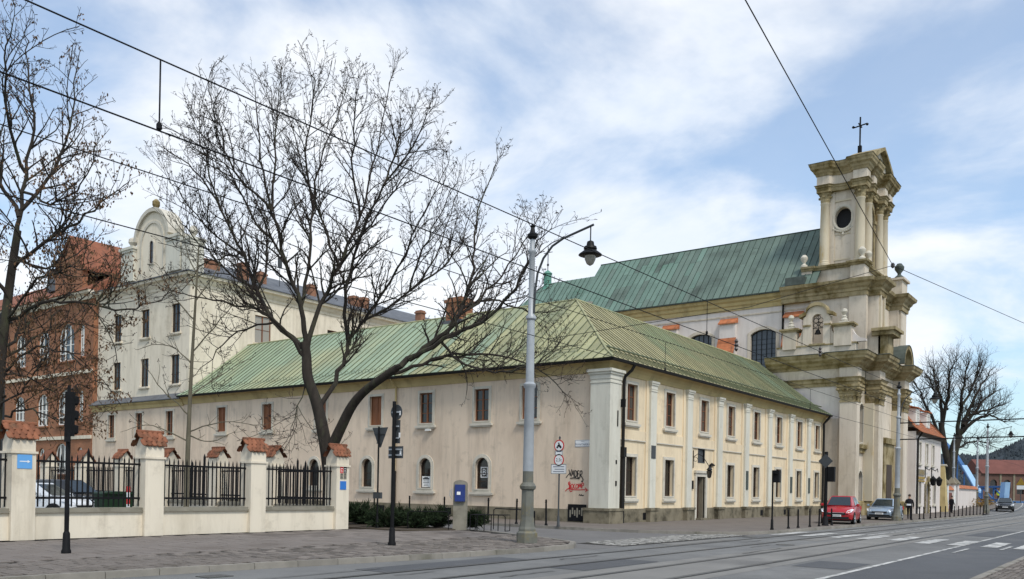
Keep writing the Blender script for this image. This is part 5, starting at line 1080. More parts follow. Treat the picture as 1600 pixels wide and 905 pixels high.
# no-motorcycles and 2,5 t signs
sx, sy = 31.9, 21.3
t = pole('sign_post', 'post with two round red-rimmed signs and white plates beside the graffiti', 'sign', sx, sy, 3.98, .035, 'sign_back')
TS_ = PX(sx-.04)
def round_sign(z, r=.27):
    b = MB(); b.lathe([(r, 0), (r, .012)], (0, 0, 0), 24, T=lambda a, o, zz_: TS_(sy+a, zz_, z+o)); p = b.build('round_sign', 'sign_red', t)
    b = MB(); b.lathe([(r*.8, 0), (r*.8, .004)], (0, 0, 0), 24, T=lambda a, o, zz_: TS_(sy+a, .013+zz_, z+o)); b.build('sign_face', 'sign_white', p); return p
p = round_sign(3.62)
b = MB()
for a in (-.09, .09): b.lathe([(.05, 0), (.05, .003)], (0, 0, 0), 12, T=lambda q, o, w, a=a: TS_(sy+a+q, .018+w, 3.55+o))
b.add([TS_(sy+a, .02, z) for a, z in ((-.12, 3.60), (.0, 3.55), (.1, 3.62), (.03, 3.68), (.06, 3.75), (-.02, 3.76), (-.04, 3.66))], [(0, 1, 2, 3), (0, 3, 6), (3, 4, 5, 6)]); b.build('motorcycle_symbol', 'ink_black', p)
p = round_sign(2.98); text('2,5t', .2, TS_, sy, 2.98, 'ink_black', 'lettering', p, .019)
for z, w, h in ((3.3, .4, .24), (2.58, .82, .44)):
    b = MB(); b.box(sy-w/2, sy+w/2, 0, .012, z-h/2, z+h/2, TS_); p = b.build('sign_plate', 'sign_white', t)
    b = MB(); b.ring(TS_, rect(sy-w/2+.02, sy+w/2-.02, z-h/2+.02, z+h/2-.02), rect(sy-w/2, sy+w/2, z-h/2, z+h/2), .011, .016); b.build('plate_border', 'sign_back', p)
    b = MB()
    for k in range(1 if h < .3 else 3): b.box(sy-w*.36, sy+w*(.36-.1*(k % 2)), .012, .015, z+h*.2-k*h*.25, z+h*.2-k*h*.25+.025, TS_)
    b.build('plate_print', 'ink_blue', p)
b = MB(); b.lathe([(.04, 0), (.05, .04), (.02, .1)], (sx, sy, 3.95), 8); b.build('post_cap', 'sign_back', t)
# telephone post
px_, py_ = 25.7, 21.8
t = thing('telephone_post', 'concrete telephone post with a blue payphone beside the junipers', 'payphone', (px_, py_, 0))
TQ = PX(px_-.2)
b = MB(); b.prism([TQ(py_+a, 0, z) for a, z in [(-.27, 0), (.27, 0), (.27, 1.82)]+[(.27*math.cos(R(k)), 1.82+.14*math.sin(R(k))) for k in range(20, 180, 20)]+[(-.27, 1.82)]], (.36, 0, 0)); b.build('post', 'concrete', t)
b = MB(); b.box(py_-.2, py_+.2, 0, .12, 1.12, 1.78, TQ); k_ = b.build('payphone', 'phone_blue', t)
b = MB(); b.box(py_-.02, py_+.12, .12, .128, 1.38, 1.5, TQ); b.build('dial_plate', 'sign_white', k_)
b = MB(); b.tube([TQ(py_+.3, .06, 1.3), TQ(py_+.34, .08, 1.5), TQ(py_+.3, .06, 1.62), TQ(py_+.38, .1, 1.55), TQ(py_+.4, .1, 1.35), TQ(py_+.32, .06, 1.22)], .014, 5); b.build('handset_loop', 'steel_grey', t); t.rotation_euler.z = R(36)
def rack(label, pts, wire=0, h=.75):
    t = thing('bicycle_rack', label, 'bicycle rack', (*pts[0], 0)); A, B = Vector((*pts[0], 0)), Vector((*pts[1], 0))
    b = MB(); b.tube([A, A+Vector((0, 0, h-.06)), A.lerp(B, .05)+Vector((0, 0, h)), A.lerp(B, .95)+Vector((0, 0, h)), B+Vector((0, 0, h-.06)), B], .02, 6); b.build('hoop', 'iron_black', t)
    if wire:
        for k in range(1, wire): q = A.lerp(B, k/wire); b = MB(); b.tube([q, q+Vector((0, 0, h))], .018, 4); b.build('bar', 'iron_black', t)
        b = MB(); off = Vector((.5, .15, 0)); b.tube([A+off, A+off+Vector((0, 0, h)), B+off+Vector((0, 0, h)), B+off], .018, 5); b.tube([A, A+off], .018, 4); b.tube([B, B+off], .018, 4); b.tube([A+Vector((0, 0, h)), A+off+Vector((0, 0, h))], .018, 4); b.tube([B+Vector((0, 0, h)), B+off+Vector((0, 0, h))], .018, 4); b.build('back_frame', 'iron_black', t)
rack('thin black hoop rack in front of the junipers', ((23.9, 22.9), (24.9, 21.7)), 0, .72)
rack('black barred rack just right of the telephone post', ((25.6, 21.2), (26.4, 20.1)), 5, .62)
rack('thin bent hoop rack behind the tall lamp base', ((27.2, 21.3), (26.4, 18.7)), 0, .85)
# bollards
def bollard_mesh(h):
    b = MB(); b.lathe([(.075, 0), (.075, .05), (.055, .09), (.045, .12), (.04, h-.16), (.05, h-.14), (.05, h-.11), (.04, h-.09), (.045, h-.03), (.02, h)], (0, 0, 0), 10); return b.mesh('bollard', 'iron_black', smooth=True)
BL, BH = bollard_mesh(.92), bollard_mesh(1.2)
ordn = ['first', 'second', 'third', 'fourth', 'fifth', 'sixth', 'seventh', 'eighth', 'ninth', 'tenth', 'eleventh', 'twelfth', 'thirteenth', 'fourteenth', 'fifteenth']
def bollard(me, x, y, label, group): o = put(me, 'bollard', (x, y, gz(x)), None, (rng.uniform(-.02, .02), rng.uniform(-.02, .02), 0)); tag(o, label, 'bollard', group)
for i, s in enumerate((40.7, 42.1, 43.9, 45.4, 47.6)): bollard(BL, s, 13.95, ['black bollard nearest the pedestrian signal by the crossing', 'second black bollard from the crossing signal', 'third black bollard from the crossing signal', 'fourth black bollard from the crossing signal', 'black bollard hiding the red car\'s front corner'][i], 'bollards at the crossing')
for i, s in enumerate((64.6, 67.2, 68.6)): bollard(BL, s, 13.5, ['black bollard left of the walking person', 'black bollard just right of the walking person', 'black bollard second to the right of the walking person'][i], 'bollards by the pharmacy')
for i in range(15): bollard(BL, 71.2+i*1.95, 13.55, f'{ordn[i]} bollard of the long far row, counted from the left', 'long bollard row before the bridge')
for i, m0 in enumerate((22.2, 23.9, 25.6, 28.4, 30.8, 33.4)): bollard(BH, 32.25, m0, f'{ordn[i]} tall black bollard along the pink side wall, counted from the street corner', 'bollards along the side wall')
# pedestrian signal and signal pole at the crossing
t = pole('pedestrian_signal', 'slim black pedestrian signal post at the zebra crossing', 'traffic light', 38.5, 13.95, 2.3, .04)
b = MB(); plate3(b, (38.4, 13.8, 2.45), .32, .56, .26, 0); b.lathe([(.1, 0), (.12, .05), (.0, .06)], (38.35, 13.8, 2.55), 8); b.build('signal_head', 'iron_black', t)
t = pole('signal_pole', 'thick black signal pole with diamond sign beside the red car', 'traffic light', 46.6, 14.0, 3.95, .09)
b = MB(); b.prism([(46.5, 14.0+a, 3.45+z) for a, z in ((-.38, 0), (0, -.38), (.38, 0), (0, .38))], (-.02, 0, 0)); b.build('diamond_sign', 'sign_back', t)
b = MB(); plate3(b, (46.5, 13.72, 2.75), .34, .8, .25, 0); b.build('signal_head', 'iron_black', t)
# ================================================================== VEHICLES
def car(name, label, body, loc, rz, zs=1.0, L_=4.1, hatch=True, cat='car'):
    t = thing(name, label, cat, (0, 0, 0)); k = L_/4.1
    st = [(2.06, .60, .36, .60), (2.0, .74, .27, .70), (1.8, .83, .2, .80), (1.45, .87, .19, .88), (.95, .885, .19, .97), (0, .89, .19, 1.0), (-1.1, .89, .19, 1.04), (-1.6, .87, .2, 1.05), (-1.88, .82, .25, 1.0), (-2.02, .74, .32, .86), (-2.06, .62, .4, .66)]
    b = MB(); n = 13; vs = []
    for x, hw, zb, zt in st:
        half = [(0, zb), (hw*.8, zb), (hw*.95, zb+.05), (hw, zb+.2), (hw*1.0, (zb+zt)/2+.04), (hw*.96, zt-.1), (hw*.84, zt-.01)]
        sec = half+[(0, zt+.02)]+[(-y, z) for y, z in reversed(half[1:])]
        vs += [(x*k, y, z*zs) for y, z in sec]; n = len(sec)
    b.add(vs, [(i*n+j, i*n+(j+1) % n, (i+1)*n+(j+1) % n, (i+1)*n+j) for i in range(len(st)-1) for j in range(n)]+[tuple(range(n)), tuple(range((len(st)-1)*n, len(st)*n))]); b.build('body', body, t, smooth=True)
    zr, zb = 1.5*zs, .98*zs; xf0, xf1, xr1, xr0 = 1.08*k, .28*k, -1.45*k, -1.86*k
    if not hatch: xr1, xr0 = -1.05*k, -1.6*k
    hb, ht = .80, .60
    ring0 = [(xf0, hb*.86), (xf0*.55, hb), (xr0*.8, hb), (xr0, hb*.86)]; ring1 = [(xf1, ht*.9), (xf1-.25, ht), (xr1+.25, ht), (xr1, ht*.9)]
    b = MB(); v0 = [(x, y, zb) for x, y in ring0]+[(x, -y, zb) for x, y in reversed(ring0)]; v1 = [(x, y, zr-.05) for x, y in ring1]+[(x, -y, zr-.05) for x, y in reversed(ring1)]
    v2 = [(x*.93-.02, y*.86, zr) for x, y, z in v1]; m_ = 8
    b.add(v0+v1+v2, [(i, (i+1) % m_, (i+1) % m_+m_, i+m_) for i in range(m_)]+[(i+m_, (i+1) % m_+m_, (i+1) % m_+2*m_, i+2*m_) for i in range(m_)]+[tuple(range(2*m_, 3*m_))]); b.build('cabin', body, t, smooth=True)
    def pane(quad, name, ins=.08):
        c = sum((Vector(q) for q in quad), Vector())/4; q2 = [Vector(q).lerp(c, ins) for q in quad]; nn = (q2[1]-q2[0]).cross(q2[2]-q2[0]).normalized()
        if nn.dot(c-Vector((0, 0, .9*zs))) < 0: nn = -nn
        g = MB(); g.prism([q+nn*.003 for q in q2], nn*.008); g.build(name, 'car_glass', t)
    pane([(xf0, hb*.84, zb), (xf0, -hb*.84, zb), (xf1, -ht*.9, zr-.05), (xf1, ht*.9, zr-.05)], 'windscreen', .05)
    pane([(xr0, hb*.84, zb+.05), (xr0, -hb*.84, zb+.05), (xr1, -ht*.9, zr-.05), (xr1, ht*.9, zr-.05)], 'rear_window', .1)
    for s_ in (1, -1):
        def lerp2(t0): 
            x0 = xf0*.55+(xr0*.8-xf0*.55)*t0; x1 = xf1-.25+(xr1+.25-xf1+.25)*t0; return (x0, s_*hb, zb+.02), (x1, s_*ht, zr-.07)
        for ta, tb in ((.0, .48), (.52, 1.0)):
            a0, a1 = lerp2(ta); c0, c1 = lerp2(tb); pane([a0, c0, c1, a1], 'side_window', .07)
        b = MB(); b.lathe([(.02, -.09), (.08, -.07), (.1, 0), (.08, .07), (.02, .08)], (.72*k, s_*.98, 1.02*zs), 8); b.tube([(.75*k, s_*.85, .98*zs), (.72*k, s_*.98, 1.0*zs)], .025, 5); b.build('mirror', body, t, smooth=True)
        b = MB(); b.prism([(2.03*k, s_*.52, .60*zs), (1.93*k, s_*.78, .64*zs), (1.62*k, s_*.87, .78*zs), (1.68*k, s_*.80, .82*zs), (1.98*k, s_*.56, .72*zs)], (.035, s_*.012, .012)); b.build('headlight', 'lens', t)
        b = MB(); b.box(-2.04*k, -1.86*k, s_*.78-.06, s_*.78+.06, .7*zs, .95*zs); b.build('tail_light', 'sign_red', t)
        for x in (1.28, -1.27):
            b = MB(); b.lathe([(.38, -.02), (.38, .02)], (0, 0, 0), 20, T=lambda a, o, w, x=x, s_=s_: (x*k+a, s_*(.868+w), .33+o)); b.build('wheel_arch', 'car_trim', t)
            b = MB(); b.lathe([(.2, -.1), (.3, -.1), (.325, -.06), (.325, .06), (.3, .1), (.2, .09)], (0, 0, 0), 22, T=lambda a, o, w, x=x, s_=s_: (x*k+a, s_*(.80+w), .325+o)); wh = b.build('wheel', 'tyre', t, smooth=True)
            b = MB(); b.lathe([(.21, .06), (.21, .095), (.17, .09), (.06, .075), (.05, .1), (.0, .1)], (0, 0, 0), 18, T=lambda a, o, w, x=x, s_=s_: (x*k+a, s_*(.81+w), .325+o))
            b.build('rim', 'rim', wh, smooth=True)
    b = MB(); b.box(2.0*k, 2.085*k, -.48, .48, .50*zs, .62*zs); b.box(1.98*k, 2.07*k, -.66, .66, .27*zs, .40*zs); b.build('grille', 'car_trim', t)
    b = MB(); b.box(2.085*k, 2.095*k, -.42, .42, .60*zs, .625*zs); b.build('grille_trim', 'rim', t)
    b = MB(); b.box(2.08*k, 2.10*k, -.26, .26, .41*zs, .41*zs+.11); p = b.build('number_plate', 'sign_white', t)
    b = MB(); [b.box(2.10*k, 2.103*k, -.2+i*.06, -.165+i*.06, .41*zs+.025, .41*zs+.085) for i in range(7)]; b.build('plate_print', 'sign_back', p)
    b = MB(); b.box(-1.9*k, 1.9*k, -.80, .80, .17, .24); b.build('underbody', 'car_trim', t)
    return place(t, loc, rz)
car('parked_car', 'red compact crossover car parked at the kerb facing the crossing', 'car_red', (51.7, 14.6, 0), R(188), 1.07, 4.1)
car('parked_car', 'silver blue hatchback parked behind the red car', 'car_silver', (63.2, 14.9, 0), R(182.5), .98, 4.0)
car('parked_car', 'small black saloon at the far kerb near the bridge', 'car_black', (111.5, 13.5, gz(111.5)-.1), R(180+8), 1.0, 4.4, False)
car('parked_car', 'white car parked in the yard behind the fence bars', 'car_white', (16.9, 37.6, 0), R(-62), 1.02, 4.2)
car('parked_car', 'black car half hidden behind the green bin in the yard', 'car_black', (19.9, 41.3, 0), R(-75), 1.12, 4.5)
t = thing('waste_bin', 'dark green wheeled waste bin behind the fence bars', 'bin', (19.6, 36.6, 0))
b = MB(); b.prism([(19.0, 36.2, .15), (20.2, 36.2, .15), (20.28, 36.15, 1.1), (18.92, 36.15, 1.1)], (0, .85, 0)); b.build('tub', 'bin_green', t)
b = MB(); b.prism([(18.88, 36.05, 1.1), (20.32, 36.05, 1.1), (20.3, 36.05, 1.16), (19.6, 36.05, 1.22), (18.9, 36.05, 1.16)], (0, 1.05, 0)); b.build('lid', 'bin_green', t)
for x in (19.15, 20.05): b = MB(); b.lathe([(.1, -.03), (.1, .03)], (0, 0, 0), 12, T=lambda a, o, w, x=x: (x+w, 36.3+a, .1+o)); b.build('wheel', 'tyre', t)
t = thing('marker_post', 'red and white striped marker post behind the fence', 'post', (19.1, 34.5, 0))
for k in range(5): b = MB(); b.box(19.05, 19.15, 34.45, 34.55, .2+k*.25, .45+k*.25); b.build('band', 'sign_red' if k % 2 == 0 else 'sign_white', t)
b = MB(); b.box(19.07, 19.13, 34.47, 34.53, 0, .2); b.build('foot', 'iron_black', t)
t = thing('yard_lamp', 'slim grey lamp pole rising in the yard behind the traffic signal', 'street lamp', (13.6, 33.3, 0))
b = MB(); b.tube([(13.6, 33.3, 0), (13.6, 33.3, 3), (13.6, 33.3, 7.2)], [.14, .11, .09], 12); b.build('shaft', 'sign_back', t, smooth=True)
b = MB(); b.lathe([(.2, 0), (.2, .5), (.16, .6)], (13.6, 33.3, 0), 10); b.build('base', 'sign_back', t)
b = MB(); b.lathe([(.1, 0), (.35, .1), (.12, .4), (.03, .5)], (13.6, 33.3, 7.2), 10); b.build('lamp_cap', 'lamp_black', t)
# ================================================================== PEOPLE
def person(label, loc, rz, top='cloth_black', legs='cloth_black', bag=False, stride=.22):
    t = thing('person', label, 'person', (0, 0, 0))
    J = {'pel': (0, 0, .95, .15, .11), 'wa': (.0, 0, 1.12, .145, .105), 'ch': (.02, 0, 1.32, .18, .12), 'nk': (.03, 0, 1.48, .06, .06), 'hd0': (.05, 0, 1.56, .075, .085), 'hd1': (.055, 0, 1.66, .078, .095), 'hd2': (.05, 0, 1.74, .05, .06)}
    E_ = [('pel', 'wa'), ('wa', 'ch'), ('ch', 'nk'), ('nk', 'hd0'), ('hd0', 'hd1'), ('hd1', 'hd2')]
    for s_, n_ in ((1, 'l'), (-1, 'r')):
        d = stride*s_
        J.update({'hp'+n_: (0, .09*s_, .9, .095, .095), 'kn'+n_: (d*.55+.05, .1*s_, .5, .065, .07), 'an'+n_: (d, .1*s_, .1, .045, .05), 'to'+n_: (d+.14, .11*s_, .035, .035, .04),
                  'sh'+n_: (.0, .2*s_, 1.40, .065, .065), 'el'+n_: (-d*.4-.05, .27*s_, 1.12, .048, .05), 'wr'+n_: (-d*.7+.1, .25*s_, .92, .035, .04), 'ha'+n_: (-d*.7+.14, .24*s_, .84, .04, .025), 'fi'+n_: (-d*.7+.16, .235*s_, .77, .02, .018)})
        E_ += [('pel', 'hp'+n_), ('hp'+n_, 'kn'+n_), ('kn'+n_, 'an'+n_), ('an'+n_, 'to'+n_), ('ch', 'sh'+n_), ('sh'+n_, 'el'+n_), ('el'+n_, 'wr'+n_), ('wr'+n_, 'ha'+n_), ('ha'+n_, 'fi'+n_)]
    ks = list(J); me = bpy.data.meshes.new('body'); me.from_pydata([J[k][:3] for k in ks], [(ks.index(a), ks.index(c)) for a, c in E_], [])
    ob = bpy.data.objects.new('body', me); COL.objects.link(ob); ob.modifiers.new('skin', 'SKIN'); ob.modifiers.new('sub', 'SUBSURF').levels = 1
    for i, k in enumerate(ks): me.skin_vertices[0].data[i].radius = J[k][3:]; me.skin_vertices[0].data[i].use_root = k == 'pel'
    dg = bpy.context.evaluated_depsgraph_get(); m2 = bpy.data.meshes.new_from_object(ob.evaluated_get(dg)); bpy.data.objects.remove(ob)
    m2.materials.clear(); [m2.materials.append(MT[q]) for q in (top, legs, 'skin')]
    for p in m2.polygons:
        c = p.center; p.material_index = 2 if (c.z > 1.5 or (c.z < .9 and abs(c.y) > .19)) else (1 if c.z < .92 else 0); p.use_smooth = True
    o = bpy.data.objects.new('body', m2); COL.objects.link(o); o.parent = t
    b = MB(); b.lathe([(.088, 1.66), (.098, 1.70), (.09, 1.77), (.05, 1.815), (.0, 1.82)], (.04, 0, 0), 12); b.build('hair', 'wood_dark', t, smooth=True)
    b = MB(); b.lathe([(.19, .82), (.2, .95), (.185, 1.12), (.21, 1.32), (.19, 1.42), (.07, 1.5)], (.01, 0, 0), 14, T=lambda x, y, z: (x*.72, y*1.08, z)); b.build('jacket', top, t, smooth=True)
    if bag: b = MB(); b.box(-.24, -.14, -.14, .14, 1.0, 1.12); b.build('bag', 'sign_white', t)
    return place(t, loc, rz)
person('person in black walking away past the bollards near the pharmacy', (66.0, 13.95, 0), R(5), bag=True)
person('person in dark clothes standing beside the house buttress', (97.6, 16.6, 0), R(-30), stride=.06)
person('distant person in a yellow vest near the bridge', (150, 19.0, gz(150)), R(200), top='cloth_yellow', stride=.1)
# ================================================================== OVERHEAD WIRES
def wire(name, label, pts, r=.011, cat='wire', parts=()):
    P = [Vector(p) for p in pts]; b = MB(); b.tube(P, r, 5); return tag(b.build(name, 'iron_black'), label, cat, 'overhead tram wires')
def run(y, z, s0=-6, s1=150, sag=0, step=6, zfun=None):
    n = int((s1-s0)/step); return [(s0+(s1-s0)*i/n, y+bend(s0+(s1-s0)*i/n), (zfun(s0+(s1-s0)*i/n) if zfun else z)) for i in range(n+1)]
mess = lambda s: 6.35-.28*math.cos((s-21)/40*2*math.pi)*-1-.1
wire('contact_wire', 'lower overhead contact wire of the near tram track', run(8.55, 5.4), .0095)
wire('messenger_wire', 'upper carrying wire of the near tram track', run(8.55, 6.16, zfun=lambda s: 6.16+.002*(s-5)), .0095)
wire('contact_wire', 'lower overhead contact wire of the far tram track', run(12.16, 5.4), .009)
wire('messenger_wire', 'upper carrying wire of the far tram track', run(12.16, 6.3), .009)
for i, (s, y) in enumerate(((5.0, 8.55), (19, 8.55), (33, 8.55), (47, 8.55), (24, 12.16), (38, 12.16))):
    zt = 6.16+.002*(s-5) if y < 9 else 6.3
    b = MB(); b.tube([(s, y, 5.4), (s, y, zt)], .0095 if s < 6 else .008, 5); b.lathe([(.01, 0), (.03, .02), (.03, .07), (.01, .1)], (s, y, 5.4), 6); o = b.build('dropper', 'iron_black')
    tag(o, ['short vertical dropper between the two wires at upper left'] [0] if i == 0 else f'{ordn[i-1]} of the other thin vertical droppers hanging between the tram wires', 'dropper', 'overhead tram wires')
nd = Vector((32.95, 7.67, 10.0))
b = MB(); b.tube([Vector((13.86, 5.65, 10.0))+(Vector((13.86, 5.65, 10))-nd)*.8, nd], .012, 5); tag(b.build('span_wire', 'iron_black'), 'steep span wire running from the top edge across the tower', 'wire', 'overhead span wires')
b = MB(); b.tube([nd, nd+(Vector((47.08, 5.05, 10.0))-nd)*1.5], .012, 5); tag(b.build('span_wire', 'iron_black'), 'span wire running from the tower to the right edge', 'wire', 'overhead span wires')
b = MB(); b.tube([nd, (30.5, 10.0, 8.9), (28.1, 11.13, 8.0), (22.2, 15.4, 6.4)], .01, 5); tag(b.build('span_wire', 'iron_black'), 'span wire running from the wire knot down towards the near lamp post', 'wire', 'overhead span wires')
b = MB(); b.lathe([(.02, -.1), (.07, -.05), (.07, .05), (.02, .1)], tuple(nd), 8); tag(b.build('wire_knot', 'porcelain'), 'dark insulator knot where the span wires meet beside the tower', 'insulator')
for s, y, z, lb in ((27.6, 8.55, 6.2, 'dark insulator on the wire above the nave wall'), (20.8, 8.55, 5.42, 'dark insulator on the wire above the corner roof')):
    b = MB(); b.lathe([(.015, -.16), (.05, -.1), (.03, -.05), (.06, 0), (.03, .05), (.05, .1), (.015, .16)], (s, y, z), 8); tag(b.build('insulator', 'porcelain'), lb, 'insulator')
# ================================================================== FAR: BRIDGE AND BRICK HALL
br = thing('arch_bridge', 'blue steel arch bridge beyond the bare tree', 'bridge', (148, 19, gz(148)))
ax = Vector((.86, .51, 0)); nrm = Vector((-.51, .86, 0)); B0 = Vector((150, 20.5, 1.3))
for k, off in enumerate((0, 9)):
    arc_ = [(3+i*2.9, 0.6+10.5*math.sin(math.pi*min(1, (i*2.9)/43.5))) for i in range(16)]
    b = MB()
    for (a0, z0), (a1, z1) in zip(arc_, arc_[1:]):
        q = [B0+ax*a+nrm*(off+d)+Vector((0, 0, z)) for a, z in ((a0, z0), (a1, z1)) for d in (-.28, .28)]
        b.prism([q[0], q[1], q[3], q[2]], (0, 0, .5))
    rib_ = b.build('arch_rib', 'bridge_blue', br)
    b = MB()
    for (a0, z0), (a1, z1) in zip(arc_[:3], arc_[1:3]):
        q = [B0+ax*a+nrm*(off+d)+Vector((0, 0, z+.51)) for a, z in ((a0, z0), (a1, z1)) for d in (-.4, .4)]; b.prism([q[0], q[1], q[3], q[2]], (0, 0, .3))
    b.build('arch_foot', 'bridge_light', br)
    for i in range(1, 15):
        a, z = arc_[i]; b = MB(); p = B0+ax*a+nrm*off; b.tube([p+Vector((0, 0, .6)), p+Vector((0, 0, z))], .14, 4); b.build('hanger', 'bridge_blue', br)
    b = MB()
    for i in range(22): p = B0+ax*(-6+i*4)+nrm*off; p2 = p+ax*4; b.tube([p+Vector((0, 0, .1)), p2+Vector((0, 0, 2.0))], .12, 4); b.tube([p+Vector((0, 0, 0)), p+Vector((0, 0, 2.1))], .14, 4)
    b.build('truss_web', 'bridge_blue', br); 
    for z in (.1, 2.05): b = MB(); b.tube([B0+ax*-6+nrm*off+Vector((0, 0, z)), B0+ax*84+nrm*off+Vector((0, 0, z))], .2, 4); b.build('truss_chord', 'bridge_blue', br)
    b = MB(); p = B0+ax*-7+nrm*off; b.prism([p+Vector((0, 0, -.3)), p+ax*1.6+Vector((0, 0, -.3)), p+ax*1.0+Vector((0, 0, 2.7)), p+ax*-.4+Vector((0, 0, 2.7))], nrm*.7); b.build('end_post', 'bridge_light', br)
b = MB(); q = [B0+ax*a+nrm*d+Vector((0, 0, -.5)) for a, d in ((-8, -2), (86, -2), (86, 11), (-8, 11))]; b.prism(q, (0, 0, .45)); b.build('deck', 'bridge_blue', br)
for k, (a0, lb) in enumerate(((0, 'long dark brick hall with red roof far behind the bridge'),)):
    C = Vector((.8, .6, 0))*265+Vector((.6, -.8, 0))*265*.575; hx = Vector((.6, -.8, 0)); hy = Vector((.8, .6, 0)); hl = thing('brick_hall', lb, 'building', tuple(C))
    def HT(a, o, z): p = C+hx*a-hy*o; return (p.x, p.y, z)
    op = [arch(-20+i*4.2, 3.0, 2.2, 4.4, 1.1) for i in range(4, 13)]
    b = MB(); b.wall(HT, rect(-8, 36, 0, 9.2), op, .5); b.build('wall', 'far_brick', hl, recalc=False)
    for i in range(4, 13):
        b = MB(); b.box(-21.1+i*4.2, -18.9+i*4.2, -.5, -.45, 3, 7.4, HT); b.build('window', 'glass_dark', hl)
    for i in range(4, 14): b = MB(); b.box(-22.4+i*4.2, -21.8+i*4.2, 0, .2, 0, 9.2, HT); b.build('pilaster', 'grey_cap', hl)
    b = MB(); b.prism([HT(-7, .6, 9.2), HT(-7, -6, 13.8), HT(-7, -12, 9.2)], hx*20); b.build('roof', 'far_roof', hl)
w_ = thing('warning_sign', 'small orange and white sign at the far right by the bridge', 'sign', (140, 15.0, gz(140)))
b = MB(); b.tube([(140, 15.0, gz(140)), (140, 15.0, gz(140)+3.4)], .06, 6); b.build('post', 'sign_back', w_)
b = MB(); b.prism([(139.9, 15.0+a, gz(140)+2.9+z) for a, z in ((-.6, -.4), (.6, -.4), (0, .65))], (.03, 0, 0)); b.build('triangle', 'sign_gold', w_)
b = MB(); b.box(139.88, 139.9, 14.5, 15.5, gz(140)+1.9, gz(140)+2.45); b.build('plate', 'sign_white', w_)
b = MB(); rr_ = random.Random(3); vs = []
for i in range(600):
    p = Vector((118+rr_.uniform(0, 12), 17.0+bend(120)+rr_.uniform(-.6, .6), gz(122)+rr_.uniform(0, .95))); d = Vector((rr_.uniform(-1, 1), rr_.uniform(-1, 1), rr_.uniform(-1, 1)))*.18; e = Vector((rr_.uniform(-1, 1), rr_.uniform(-1, 1), rr_.uniform(-1, 1)))*.18
    b.add([p, p+d, p+e], [(0, 1, 2)])
tag(b.build('clipped_hedge', 'hedge_brown', recalc=False), 'low brown winter hedge by the slim poles near the bridge', 'hedge')
